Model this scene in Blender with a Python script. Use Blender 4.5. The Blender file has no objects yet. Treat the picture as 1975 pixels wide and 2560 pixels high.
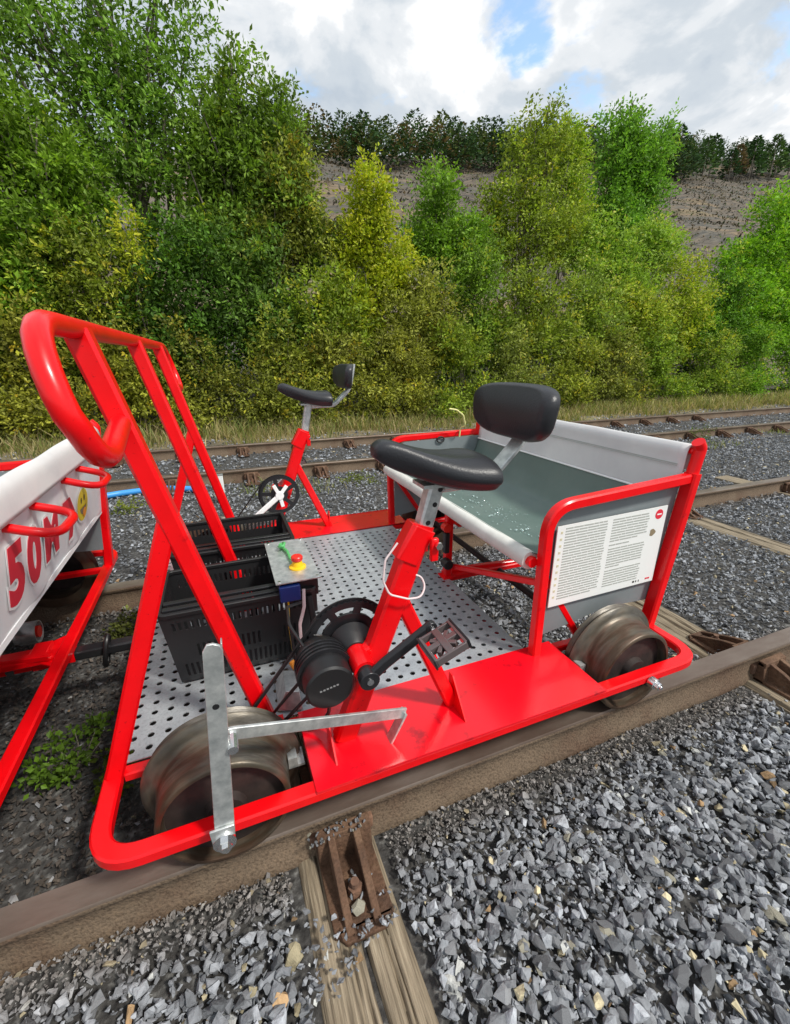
import bpy, bmesh, math, random
import numpy as np
from mathutils import Vector, Matrix, noise
R = math.radians
rng = np.random.default_rng(7)
random.seed(7)
scene = bpy.context.scene
COL = scene.collection

# ------------------------------------------------------------------ camera
cam_d = bpy.data.cameras.new('camera')
cam = bpy.data.objects.new('camera', cam_d); COL.objects.link(cam)
PITCH, YAW, ROLL = R(19.72), R(21.63), R(-0.11)
fw = Vector((math.sin(YAW)*math.cos(PITCH), math.cos(YAW)*math.cos(PITCH), -math.sin(PITCH)))
rt = Vector((math.cos(YAW), -math.sin(YAW), 0)); up = rt.cross(fw)
rt, up = rt*math.cos(ROLL)+up*math.sin(ROLL), up*math.cos(ROLL)-rt*math.sin(ROLL)
cam.matrix_world = Matrix(((rt.x, up.x, -fw.x, 0), (rt.y, up.y, -fw.y, -0.803), (rt.z, up.z, -fw.z, 1.079), (0, 0, 0, 1)))
cam_d.sensor_fit = 'HORIZONTAL'; cam_d.sensor_width = 36.0; cam_d.lens = 1081.6/1975*36
cam_d.clip_start = 0.05; cam_d.clip_end = 3000
scene.camera = cam

# ------------------------------------------------------------------ sky and sun
SUN_EL, SUN_AZ = R(50), R(142)          # azimuth clockwise from +Y: light comes from behind the camera, from the right
w = bpy.data.worlds.new('World'); scene.world = w; w.use_nodes = True
nt = w.node_tree; nt.nodes.clear()
def N(t, k, **kw):
    n = t.nodes.new(k)
    for a, b in kw.items():
        if a == 'inp':
            for i, v in b.items(): n.inputs[i].default_value = v
        else: setattr(n, a, b)
    return n
sky = N(nt, 'ShaderNodeTexSky', sky_type='NISHITA', sun_disc=False, sun_elevation=SUN_EL, sun_rotation=SUN_AZ, altitude=300, air_density=1.3, dust_density=.6, ozone_density=2.0)
tc = N(nt, 'ShaderNodeTexCoord')
sep = N(nt, 'ShaderNodeSeparateXYZ'); nt.links.new(tc.outputs['Generated'], sep.inputs[0])
zz = N(nt, 'ShaderNodeMath', operation='MAXIMUM', inp={1: 0.0}); nt.links.new(sep.outputs[2], zz.inputs[0])
za = N(nt, 'ShaderNodeMath', operation='ADD', inp={1: 0.32}); nt.links.new(zz.outputs[0], za.inputs[0])
dx = N(nt, 'ShaderNodeMath', operation='DIVIDE'); dy = N(nt, 'ShaderNodeMath', operation='DIVIDE')
nt.links.new(sep.outputs[0], dx.inputs[0]); nt.links.new(za.outputs[0], dx.inputs[1])
nt.links.new(sep.outputs[1], dy.inputs[0]); nt.links.new(za.outputs[0], dy.inputs[1])
cmb = N(nt, 'ShaderNodeCombineXYZ'); nt.links.new(dx.outputs[0], cmb.inputs[0]); nt.links.new(dy.outputs[0], cmb.inputs[1])
n1 = N(nt, 'ShaderNodeTexNoise', inp={'Scale': 3.2, 'Detail': 8.0, 'Roughness': .58, 'Distortion': .3})
off1 = N(nt, 'ShaderNodeVectorMath', operation='ADD'); off1.inputs[1].default_value = (5.2, 1.7, 0)
nt.links.new(cmb.outputs[0], off1.inputs[0]); nt.links.new(off1.outputs[0], n1.inputs['Vector'])
n2 = N(nt, 'ShaderNodeTexNoise', inp={'Scale': 3.8, 'Detail': 8.0, 'Roughness': .54, 'Distortion': .3})
off2 = N(nt, 'ShaderNodeVectorMath', operation='ADD'); off2.inputs[1].default_value = (1.3, 8.4, 3)
nt.links.new(cmb.outputs[0], off2.inputs[0]); nt.links.new(off2.outputs[0], n2.inputs['Vector'])
def ramp(t, stops, interp='LINEAR'):
    r = N(t, 'ShaderNodeValToRGB'); r.color_ramp.interpolation = interp
    e = r.color_ramp.elements
    while len(e) > 1: e.remove(e[-1])
    e[0].position, e[0].color = stops[0][0], (*stops[0][1], 1)
    for p, c in stops[1:]:
        q = e.new(p); q.color = (*c, 1)
    return r
cov = ramp(nt, [(0.31, (0, 0, 0)), (0.43, (1, 1, 1))], 'EASE'); 
hole = None                                     # open blue sky between the clouds in the south-east
for dvec, rad in (((.501, .715, .487), .040), ((.600, .678, .428), .042), ((.642, .627, .44), .030), ((.530, .715, .455), .022)):
    dp = N(nt, 'ShaderNodeVectorMath', operation='DISTANCE'); dp.inputs[1].default_value = Vector(dvec).normalized(); nt.links.new(tc.outputs['Generated'], dp.inputs[0])
    q_ = N(nt, 'ShaderNodeMapRange', interpolation_type='SMOOTHSTEP', inp={1: 0.0, 2: rad*2.2, 3: .13, 4: 0.0}); nt.links.new(dp.outputs['Value'], q_.inputs[0])
    if hole is None: hole = q_.outputs[0]
    else:
        ad = N(nt, 'ShaderNodeMath', operation='MAXIMUM'); nt.links.new(hole, ad.inputs[0]); nt.links.new(q_.outputs[0], ad.inputs[1]); hole = ad.outputs[0]
cs = N(nt, 'ShaderNodeMath', operation='SUBTRACT'); nt.links.new(n1.outputs['Fac'], cs.inputs[0]); nt.links.new(hole, cs.inputs[1])
nt.links.new(cs.outputs[0], cov.inputs[0])
shade = ramp(nt, [(0.36, (4.7, 5.35, 6.1)), (0.46, (5.7, 6.25, 6.8)), (0.54, (7.3, 7.6, 7.9)), (0.62, (9.8, 9.8, 9.8))], 'EASE'); nt.links.new(n2.outputs['Fac'], shade.inputs[0])
skyg = N(nt, 'ShaderNodeMix', data_type='RGBA', blend_type='MULTIPLY'); skyg.inputs['Factor'].default_value = 1
skyg.inputs[7].default_value = (2.7, 2.6, 2.4, 1)
nt.links.new(sky.outputs[0], skyg.inputs[6])
mx = N(nt, 'ShaderNodeMix', data_type='RGBA')
nt.links.new(cov.outputs[0], mx.inputs['Factor']); nt.links.new(skyg.outputs[2], mx.inputs[6]); nt.links.new(shade.outputs[0], mx.inputs[7])
bg = N(nt, 'ShaderNodeBackground', inp={'Strength': 0.1}); wo = N(nt, 'ShaderNodeOutputWorld')
nt.links.new(mx.outputs[2], bg.inputs[0]); nt.links.new(bg.outputs[0], wo.inputs[0])

sun_d = bpy.data.lights.new('sun', 'SUN'); sun_d.energy = 3.3; sun_d.angle = R(7); sun_d.color = (1, .955, .88)
sun = bpy.data.objects.new('sun', sun_d); COL.objects.link(sun)
sdir = Vector((math.sin(SUN_AZ)*math.cos(SUN_EL), math.cos(SUN_AZ)*math.cos(SUN_EL), math.sin(SUN_EL)))
sun.rotation_euler = sdir.to_track_quat('Z', 'Y').to_euler(); sun.location = (0, 0, 30)
scene.view_settings.view_transform = 'Standard'; scene.view_settings.look = 'None'
scene.view_settings.exposure = 0.20; scene.view_settings.gamma = 1; scene.view_settings.use_curve_mapping = False
scene.cycles.max_bounces = 6; scene.cycles.transparent_max_bounces = 8

# ------------------------------------------------------------------ materials
def mat(name, col, rough=.5, metal=0., noise_=None, bump=None, coat=0., spec=.5, coords='Object', vscale=None, attr=None, trans=0., extra=None):
    """noise_ = [(scale, detail, stops)] multiplies/mixes into the base; bump = (scale, strength, detail)"""
    m = bpy.data.materials.new(name); m.use_nodes = True; t = m.node_tree
    b = t.nodes['Principled BSDF']
    b.inputs['Base Color'].default_value = (*col, 1); b.inputs['Roughness'].default_value = rough; b.inputs['Metallic'].default_value = metal
    b.inputs['Coat Weight'].default_value = coat; b.inputs['Coat Roughness'].default_value = .12; b.inputs['Specular IOR Level'].default_value = spec
    c = N(t, 'ShaderNodeTexCoord'); vec = c.outputs[coords]
    if vscale:
        mp = N(t, 'ShaderNodeMapping'); mp.inputs['Scale'].default_value = vscale; t.links.new(vec, mp.inputs[0]); vec = mp.outputs[0]
    cur = None
    if attr:
        a = N(t, 'ShaderNodeAttribute', attribute_name=attr); cur = a.outputs['Color']
    for i, (sc, det, stops) in enumerate(noise_ or []):
        n = N(t, 'ShaderNodeTexNoise', inp={'Scale': sc, 'Detail': det, 'Roughness': .6}); t.links.new(vec, n.inputs['Vector'])
        r = ramp(t, stops); t.links.new(n.outputs['Fac'], r.inputs[0])
        if cur is None: cur = r.outputs[0]
        else:
            q = N(t, 'ShaderNodeMix', data_type='RGBA', blend_type='MULTIPLY'); q.inputs['Factor'].default_value = 1
            t.links.new(cur, q.inputs[6]); t.links.new(r.outputs[0], q.inputs[7]); cur = q.outputs[2]
    if cur is not None: t.links.new(cur, b.inputs['Base Color'])
    if bump:
        n = N(t, 'ShaderNodeTexNoise', inp={'Scale': bump[0], 'Detail': bump[2] if len(bump) > 2 else 4}); t.links.new(vec, n.inputs['Vector'])
        bp = N(t, 'ShaderNodeBump', inp={'Strength': bump[1], 'Distance': .01}); t.links.new(n.outputs['Fac'], bp.inputs['Height']); t.links.new(bp.outputs[0], b.inputs['Normal'])
    if trans:
        o = [x for x in t.nodes if x.type == 'OUTPUT_MATERIAL'][0]
        tr = N(t, 'ShaderNodeBsdfTranslucent'); ms = N(t, 'ShaderNodeMixShader', inp={0: trans})
        if cur is not None:
            br = N(t, 'ShaderNodeMix', data_type='RGBA', blend_type='MULTIPLY'); br.inputs['Factor'].default_value = 1; br.inputs[7].default_value = (1.5, 1.6, .8, 1)
            t.links.new(cur, br.inputs[6]); t.links.new(br.outputs[2], tr.inputs[0])
        t.links.new(b.outputs[0], ms.inputs[1]); t.links.new(tr.outputs[0], ms.inputs[2]); t.links.new(ms.outputs[0], o.inputs[0])
    return m
W1 = (1, 1, 1)
M = {}
M['red'] = mat('red_paint', (.80, .004, .006), .30, 0, [(9, 5, [(.3, (.72, .0015, .004)), (.7, (.88, .002, .006))]), (120, 3, [(.26, (.60, .60, .60)), (.33, W1)]), (16, 9, [(.27, (.55, .8, .8)), (.36, W1)])], coat=.12, spec=.38, bump=(55, .03))
M['red_deck'] = mat('red_deck_paint', (.72, .004, .012), .24, 0, [(6, 6, [(.3, (.70, .003, .010)), (.7, (.86, .004, .016))]), (9, 9, [(.34, (.50, .9, .8)), (.42, W1)]), (70, 6, [(.27, (.40, .9, .9)), (.34, W1)])], coat=.22, bump=(12, .03))
M['galv'] = mat('galvanised_steel', (.5, .52, .52), .42, .75, [(38, 6, [(.3, (.42, .45, .45)), (.7, (.78, .80, .78))])], bump=(60, .05))
M['floor'] = mat('floor_steel', (.4, .43, .45), .48, .55, [(14, 6, [(.3, (.38, .40, .43)), (.7, (.56, .60, .62))]), (140, 2, [(.32, (.8, .8, .8)), (.5, W1)])], bump=(90, .04))
M['wheel'] = mat('worn_wheel_steel', (.3, .2, .12), .40, .4, [(6, 7, [(.28, (.060, .030, .020)), (.42, (.115, .075, .05)), (.52, (.12, .105, .08)), (.60, (.085, .078, .066)), (.72, (.20, .185, .16))]), (9, 2, [(.38, (.62, .58, .52)), (.5, (1, 1, 1)), (.62, (.75, .72, .66))])], bump=(45, .12), vscale=(.7, 4, .7))
M['wheel_disc'] = mat('dark_wheel_disc', (.06, .04, .04), .6, .1, [(20, 5, [(.3, (.014, .010, .009)), (.7, (.045, .028, .024))])], bump=(40, .1))
M['rail_side'] = mat('rusty_rail_side', (.2, .13, .08), .8, .1, [(3, 8, [(.25, (.10, .050, .030)), (.5, (.155, .112, .075)), (.75, (.215, .155, .105))]), (150, 3, [(.34, (.62, .58, .54)), (.5, W1), (.72, (1.25, 1.2, 1.12))])], bump=(150, .4))
M['rail_top'] = mat('worn_rail_top', (.2, .17, .14), .42, .55, [(4, 7, [(.3, (.13, .085, .065)), (.5, (.20, .155, .125)), (.75, (.34, .29, .25))])], bump=(60, .06), vscale=(.5, 1.6, 1))
M['rust_dark'] = mat('dark_rust', (.09, .045, .03), .85, .1, [(18, 6, [(.3, (.075, .042, .03)), (.7, (.24, .13, .08))])], bump=(70, .4))
M['rust_plate'] = mat('rusty_chair', (.16, .09, .05), .85, .1, [(14, 7, [(.25, (.06, .032, .02)), (.5, (.125, .066, .038)), (.75, (.21, .125, .075))]), (150, 3, [(.3, (.65, .65, .6)), (.6, W1)])], bump=(90, .5))
M['wood'] = mat('weathered_oak', (.3, .25, .18), .85, 0, [(5, 8, [(.25, (.055, .043, .03)), (.42, (.17, .135, .09)), (.6, (.30, .245, .17)), (.8, (.45, .385, .28))])], bump=(6, .6, 8), vscale=(26, 1.3, 10))
M['black'] = mat('black_plastic', (.010, .010, .011), .45, 0, bump=(60, .04))
M['blackmetal'] = mat('black_metal', (.022, .022, .025), .32, .3, bump=(80, .04))
M['saddle'] = mat('black_vinyl', (.021, .022, .026), .40, 0, bump=(260, .10, 3))
M['white'] = mat('white_vinyl', (.66, .66, .66), .5, 0, [(4, 5, [(.3, (.60, .60, .61)), (.7, (.74, .74, .73))])], bump=(5, .25))
M['whiteroll'] = mat('white_roll_vinyl', (.66, .67, .62), .5, 0, [(9, 5, [(.3, (.56, .57, .53)), (.7, (.72, .72, .68))])], bump=(8, .25))
M['canvas'] = mat('grey_green_tarpaulin', (.115, .165, .15), .38, 0, [(5, 6, [(.3, (.10, .15, .135)), (.7, (.135, .185, .165))])], bump=(7, .3, 6))
M['panel'] = mat('grey_panel', (.20, .23, .24), .35, .1, [(5, 5, [(.3, (.18, .21, .22)), (.7, (.24, .27, .28))])], bump=(6, .08))
M['board'] = mat('white_board', (.82, .84, .82), .35)
M['print'] = mat('grey_print', (.42, .44, .41), .6)
M['printdark'] = mat('dark_print', (.05, .05, .04), .6)
M['logo'] = mat('red_print', (.72, .025, .05), .5)
M['brown'] = mat('brown_print', (.25, .20, .12), .6)
M['banner'] = mat('banner_vinyl', (.8, .83, .85), .42, 0, [(3.5, 3, [(.3, (.76, .83, .87)), (.55, (.86, .86, .86)), (.7, (.86, .84, .87))])], bump=(4, .3))
M['paperwhite'] = mat('white_print', (.88, .88, .88), .5)
M['yellow'] = mat('yellow_print', (.80, .62, .02), .45)
M['yellowp'] = mat('yellow_plastic', (.85, .52, .01), .35)
M['redp'] = mat('red_plastic', (.70, .02, .01), .35)
M['greenp'] = mat('green_plastic', (.10, .45, .14), .4)
M['bluep'] = mat('blue_plastic', (.01, .035, .20), .4)
M['wordmark'] = mat('grey_wordmark', (.22, .22, .22), .5)
M['icon'] = mat('beige_print', (.62, .58, .40), .5)
M['wood_dark'] = mat('dark_sleeper_wood', (.12, .10, .08), .9, 0, [(5, 8, [(.3, (.06, .048, .038)), (.6, (.15, .125, .095)), (.8, (.24, .20, .15))])], bump=(6, .6, 8), vscale=(26, 1.3, 10))
M['hose'] = mat('blue_hose', (.05, .30, .72), .4)
M['orange'] = mat('orange_plug', (.85, .30, .02), .5)
M['chrome'] = mat('bright_steel', (.8, .8, .8), .2, 1.0)
M['clear'] = mat('smoked_grey_plastic', (.15, .12, .12), .18, .4)
M['cord'] = mat('pink_white_cord', (.75, .62, .62), .5)
M['lcord'] = mat('pale_yellow_cord', (.75, .72, .30), .5)
M['bark'] = mat('bark', (.16, .13, .10), .9, 0, [(10, 6, [(.3, (.10, .08, .06)), (.7, (.24, .21, .17))])], bump=(25, .6), vscale=(3, 3, .6))
M['leaf'] = mat('leaf', (.1, .15, .04), .55, 0, attr='tone', trans=.32, spec=.25)
M['pine'] = mat('needles', (.05, .08, .04), .7, 0, attr='tone', trans=.12, spec=.2)
M['stone'] = mat('ballast_stone', (.3, .3, .3), .82, 0, [(45, 5, [(.3, (.70, .70, .70)), (.7, (1.18, 1.18, 1.18))])], attr='tone', bump=(90, .5), spec=.3)
def glass_drop():
    m = bpy.data.materials.new('water'); m.use_nodes = True; b = m.node_tree.nodes['Principled BSDF']
    b.inputs['Base Color'].default_value = (.8, .95, .92, 1); b.inputs['Roughness'].default_value = .03; b.inputs['Transmission Weight'].default_value = .85; b.inputs['IOR'].default_value = 1.33
    return m
M['water'] = glass_drop()

# ------------------------------------------------------------------ objects
WLOC = {}
def tag(o, label=None, cat=None, group=None, kind=None):
    if label: o['label'] = label
    if cat: o['category'] = cat
    if group: o['group'] = group
    if kind: o['kind'] = kind
    return o
def empty(name, loc, label, cat, group=None):
    o = bpy.data.objects.new(name, None); COL.objects.link(o); o.location = loc; o.empty_display_size = .1
    WLOC[o.name] = Vector(loc); return tag(o, label, cat, group)
def finish(name, me, material, parent, centre, smooth=None):
    if material is not None:
        for mm in (material if isinstance(material, list) else [material]): me.materials.append(mm)
    o = bpy.data.objects.new(name, me); COL.objects.link(o)
    base = WLOC[parent.name] if parent is not None else Vector((0, 0, 0))
    o.parent = parent; o.location = Vector(centre) - base
    WLOC[o.name] = Vector(centre)
    if smooth is not None:
        me.polygons.foreach_set('use_smooth', [True]*len(me.polygons)); me.set_sharp_from_angle(angle=R(smooth))
    return o
class MB:
    def __init__(s): s.v = []; s.f = []; s.mi = []
    def add(s, vs, fs, mi=0):
        o = len(s.v); s.v += [tuple(v) for v in vs]; s.f += [tuple(o+i for i in f) for f in fs]; s.mi += [mi]*len(fs); return s
    def box(s, c, d, rot=None, mi=0):
        h = [x/2 for x in d]
        vs = [Vector((sx*h[0], sy*h[1], sz*h[2])) for sx in (-1, 1) for sy in (-1, 1) for sz in (-1, 1)]
        if rot is not None: vs = [rot @ v for v in vs]
        vs = [v+Vector(c) for v in vs]
        return s.add(vs, [(0, 1, 3, 2), (4, 6, 7, 5), (0, 4, 5, 1), (2, 3, 7, 6), (0, 2, 6, 4), (1, 5, 7, 3)], mi)
    def prism(s, poly, axis, a, b, mi=0):
        """poly: 2-D outline in the two other axes (in xyz order), extruded a..b along axis"""
        def P(p, t):
            q = list(p); q.insert('xyz'.index(axis), t); return q
        n = len(poly)
        vs = [P(p, a) for p in poly]+[P(p, b) for p in poly]
        return s.add(vs, [tuple(range(n))[::-1], tuple(range(n, 2*n))]+[(i, (i+1) % n, n+(i+1) % n, n+i) for i in range(n)], mi)
    def sweep(s, pts, prof, up=(0, 0, 1), closed=False, mi=0):
        pts = [Vector(p) for p in pts]; n = len(pts); vs = []; upv = Vector(up)
        for i, p in enumerate(pts):
            a = pts[i-1] if (i > 0 or closed) else None; b = pts[(i+1) % n] if (i < n-1 or closed) else None
            d1 = (p-a).normalized() if a is not None else None; d2 = (b-p).normalized() if b is not None else None
            t = (d1+d2).normalized() if d1 is not None and d2 is not None else (d1 if d1 is not None else d2)
            k = 1.0
            if d1 is not None and d2 is not None: k = 1/max(.5, math.sqrt(max(0, (1+d1.dot(d2))/2)))
            sd = t.cross(upv)
            if sd.length < 1e-4: sd = t.cross(Vector((1, .01, 0)))
            sd.normalize(); nn = sd.cross(t).normalized()
            pr = prof(i/(n-1)) if callable(prof) else prof
            m = len(pr)
            vs += [p+sd*q[0]*k+nn*q[1] for q in pr]
        fs = []
        for i in range(n if closed else n-1):
            j = (i+1) % n
            fs += [(i*m+q, i*m+(q+1) % m, j*m+(q+1) % m, j*m+q) for q in range(m)]
        if not closed: fs += [tuple(range(m))[::-1], tuple((n-1)*m+q for q in range(m))]
        return s.add(vs, fs, mi)
    def rect(s, pts, w, h, up=(0, 0, 1), closed=False, c=.15, mi=0):
        b = min(w, h)*c; x, y = w/2, h/2
        pr = [(-x+b, -y), (x-b, -y), (x, -y+b), (x, y-b), (x-b, y), (-x+b, y), (-x, y-b), (-x, -y+b)]
        return s.sweep(pts, pr, up, closed, mi)
    def tube(s, pts, r, n=12, up=(0, 0, 1), closed=False, mi=0):
        if callable(r): return s.sweep(pts, lambda t: [(r(t)*math.cos(2*math.pi*k/n), r(t)*math.sin(2*math.pi*k/n)) for k in range(n)], up, closed, mi)
        return s.sweep(pts, [(r*math.cos(2*math.pi*k/n), r*math.sin(2*math.pi*k/n)) for k in range(n)], up, closed, mi)
    def lathe(s, prof, c, axis='y', n=48, mi=0):
        """prof: (axial, radius) closed loop"""
        vs = []; m = len(prof); c = Vector(c)
        for k in range(n):
            a = 2*math.pi*k/n; u, w_ = math.cos(a), math.sin(a)
            for h, r in prof:
                vs.append(c+(Vector((r*u, h, r*w_)) if axis == 'y' else Vector((r*u, r*w_, h)) if axis == 'z' else Vector((h, r*u, r*w_))))
        fs = []
        for k in range(n):
            j = (k+1) % n
            fs += [(k*m+q, k*m+(q+1) % m, j*m+(q+1) % m, j*m+q) for q in range(m)]
        return s.add(vs, fs, mi)
    def build(s, name, material, parent=None, smooth=35, bevel=0, solid=0):
        V = np.array(s.v); c = (V.min(0)+V.max(0))/2
        me = bpy.data.meshes.new(name); me.from_pydata([tuple(v) for v in V-c], [], s.f)
        me.polygons.foreach_set('material_index', s.mi)
        bm = bmesh.new(); bm.from_mesh(me); bmesh.ops.recalc_face_normals(bm, faces=bm.faces); bm.to_mesh(me); bm.free()
        o = finish(name, me, material, parent, c, smooth)
        if solid: q = o.modifiers.new('solid', 'SOLIDIFY'); q.thickness = solid; q.offset = 0
        if bevel: q = o.modifiers.new('bevel', 'BEVEL'); q.width = bevel; q.segments = 2; q.limit_method = 'ANGLE'; q.angle_limit = R(40)
        return o
def fillet(pts, r, n=7, closed=False):
    pts = [Vector(p) for p in pts]; out = []; N_ = len(pts)
    for i, p in enumerate(pts):
        if not closed and i in (0, N_-1): out.append(p); continue
        a, b = pts[i-1], pts[(i+1) % N_]; d1 = (a-p).normalized(); d2 = (b-p).normalized()
        rr = r[i] if isinstance(r, (list, tuple)) else r
        if rr <= 0: out.append(p); continue
        ang = math.acos(max(-1, min(1, d1.dot(d2)))); t = min(rr/math.tan(ang/2), (a-p).length*.49, (b-p).length*.49)
        p1, p2 = p+d1*t, p+d2*t
        for k in range(n+1):
            u = k/n; out.append((1-u)**2*p1+2*u*(1-u)*p+u*u*p2 if ang > 2.6 else (p1*(1-u)+p*u)*(1-u)+(p*(1-u)+p2*u)*u)
    return out
def cyl(b, p0, p1, r, n=16, mi=0):
    d = Vector(p1)-Vector(p0); u = (0, 0, 1) if abs(d.normalized().z) < .9 else (0, 1, 0)
    return b.tube([p0, p1], r, n, u, mi=mi)
def part(name, material, parent, fn, **k):
    b = MB(); fn(b); return b.build(name, material, parent, **k)
def copy_tree(o, parent=None, off=(0, 0, 0)):
    c = o.copy(); COL.objects.link(c); c.parent = parent; WLOC[c.name] = WLOC.get(o.name, Vector())+Vector(off)
    if parent is None: c.location = o.location+Vector(off)
    for ch in o.children: copy_tree(ch, c, off)
    return c
def quads(name, V, F, material, parent=None, tone=None, kind=None):
    """big mesh from numpy arrays; tone = colour per vertex"""
    me = bpy.data.meshes.new(name); V = np.asarray(V, np.float32); F = np.asarray(F, np.int32); k = F.shape[1]
    c = (V.min(0)+V.max(0))/2
    me.vertices.add(len(V)); me.vertices.foreach_set('co', (V-c).ravel())
    me.loops.add(F.size); me.loops.foreach_set('vertex_index', F.ravel())
    me.polygons.add(len(F)); me.polygons.foreach_set('loop_start', np.arange(0, F.size, k, dtype=np.int32)); me.polygons.foreach_set('loop_total', np.full(len(F), k, np.int32))
    if tone is not None:
        a = me.color_attributes.new('tone', 'FLOAT_COLOR', 'POINT'); a.data.foreach_set('color', np.c_[tone, np.ones(len(V))].astype(np.float32).ravel())
    me.polygons.foreach_set('use_smooth', [False]*len(F)); me.update(calc_edges=True)
    o = finish(name, me, material, parent, c)
    if kind: o['kind'] = kind
    return o
# ------------------------------------------------------------------ ground, hill
def fbm(x, y, s=1.0, seed=0.0, oc=4):
    out = np.zeros_like(x); a = 1.0; f = 1.0/s
    r = np.random.default_rng(int(seed*10)+3)
    for o in range(oc):
        for _ in range(3):
            th = r.uniform(0, 6.28); ph = r.uniform(0, 6.28); k = f*r.uniform(.7, 1.4)
            out += a*np.sin((x*math.cos(th)+y*math.sin(th))*k*6.28+ph)/3
        a *= .5; f *= 2
    return out
def grid_mesh(name, xs, ys, zf, material):
    X, Y = np.meshgrid(xs, ys); Z = zf(X, Y); nx, ny = len(xs), len(ys)
    V = np.c_[X.ravel(), Y.ravel(), Z.ravel()]
    i = np.arange(nx-1)[None, :]+nx*np.arange(ny-1)[:, None]; i = i.ravel()
    o = quads(name, V, np.c_[i, i+1, i+nx+1, i+nx], material)
    o.data.polygons.foreach_set('use_smooth', [True]*len(o.data.polygons))
    return tag(o, kind='structure')
def gz(X, Y):
    z = -.134+.007*fbm(X, Y, .7, 1)+.030*np.clip((.05-X)/.5, 0, 1)*np.exp(-((Y+.12)/.16)**2)*np.where(Y < 0, 1, 0)
    z = z+np.where((Y > 2.2) & (Y < 3.3), .015, 0)
    return z
def ground_mat():
    m = bpy.data.materials.new('ground_soil'); m.use_nodes = True; t = m.node_tree; b = t.nodes['Principled BSDF']; b.inputs['Roughness'].default_value = .95
    g = N(t, 'ShaderNodeNewGeometry'); s = N(t, 'ShaderNodeSeparateXYZ'); t.links.new(g.outputs['Position'], s.inputs[0])
    n = N(t, 'ShaderNodeTexNoise', inp={'Scale': 1.4, 'Detail': 6}); t.links.new(g.outputs['Position'], n.inputs['Vector'])
    a = N(t, 'ShaderNodeMath', operation='MULTIPLY_ADD', inp={1: 1.6}); t.links.new(n.outputs['Fac'], a.inputs[0]); t.links.new(s.outputs[1], a.inputs[2])
    mr = N(t, 'ShaderNodeMapRange', inp={1: 6.1, 2: 7.2}); t.links.new(a.outputs[0], mr.inputs[0])
    n2 = N(t, 'ShaderNodeTexNoise', inp={'Scale': 45, 'Detail': 8}); t.links.new(g.outputs['Position'], n2.inputs['Vector'])
    r1 = ramp(t, [(.3, (.02, .019, .018)), (.55, (.06, .058, .055)), (.75, (.20, .20, .19))]); t.links.new(n2.outputs['Fac'], r1.inputs[0])
    r2 = ramp(t, [(.3, (.13, .10, .05)), (.6, (.27, .22, .12)), (.75, (.14, .16, .06))]); t.links.new(n.outputs['Fac'], r2.inputs[0])
    mx = N(t, 'ShaderNodeMix', data_type='RGBA'); t.links.new(mr.outputs[0], mx.inputs['Factor']); t.links.new(r1.outputs[0], mx.inputs[6]); t.links.new(r2.outputs[0], mx.inputs[7]); t.links.new(mx.outputs[2], b.inputs['Base Color'])
    bp = N(t, 'ShaderNodeBump', inp={'Strength': .7, 'Distance': .02}); t.links.new(n2.outputs['Fac'], bp.inputs['Height']); t.links.new(bp.outputs[0], b.inputs['Normal'])
    return m
xs = np.r_[-500, -100, -30, -12, np.arange(-6, 18, .2), 24, 40, 100, 500]
ys = np.r_[-300, -60, -12, np.arange(-4, 9, .2), 12, 20, 60]
ground = grid_mesh('ground', xs, ys, gz, ground_mat())
def hz(X, Y):
    u = np.clip(Y-8, 0, None); k = 1+.0024*(X-31); k = np.clip(k, .55, 1.7)
    z = .405*u*k
    top = .405*112*k
    z = np.where(Y > 112, top+np.minimum(z-top, .405*16*k)*1.0+np.maximum(z-top-.405*16*k, 0)*.08, z)
    return z+fbm(X, Y, 40, 2)*.9*np.clip(u/30, 0, 1)+fbm(X, Y, 6, 3)*.25*np.clip(u/20, 0, 1)-.4
hm = mat('hillside_heath', (.2, .15, .1), .95, 0, [(.09, 7, [(.28, (.045, .042, .036)), (.42, (.105, .085, .06)), (.52, (.075, .072, .06)), (.62, (.15, .11, .065)), (.75, (.06, .085, .03))]), (1.2, 8, [(.3, (.45, .45, .5)), (.5, (1, 1, 1)), (.68, (1.7, 1.6, 1.5))])], vscale=(.5, 1.6, 1), bump=(2.5, 1, 8))
grid_mesh('hillside', np.linspace(-160, 420, 200), np.linspace(9, 420, 160), hz, hm)

# ------------------------------------------------------------------ railway tracks
def rail(x0, x1, y, parent):
    h = [(-.0345, -.007), (-.031, -.001), (.031, -.001), (.0345, -.007), (.0345, -.019), (.023, -.030), (.022, -.062), (.029, -.098), (.037, -.116), (.037, -.137), (-.037, -.137), (-.037, -.116), (-.029, -.098), (-.022, -.062), (-.023, -.030), (-.0345, -.019)]
    b = MB(); n = len(h); nx = 24; X = np.linspace(x0, x1, nx)
    vs = [(x, y+p[0], p[1]) for x in X for p in h]; b.v = vs
    for i in range(nx-1):
        for q in range(n):
            b.f.append((i*n+q, i*n+(q+1) % n, (i+1)*n+(q+1) % n, (i+1)*n+q)); b.mi.append(1 if q in (0, 1, 2) else 0)
    b.f += [tuple(range(n)), tuple((nx-1)*n+q for q in range(n))]; b.mi += [0, 0]
    return b.build('rail', [M['rail_side'], M['rail_top']], parent, smooth=50)
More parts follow.
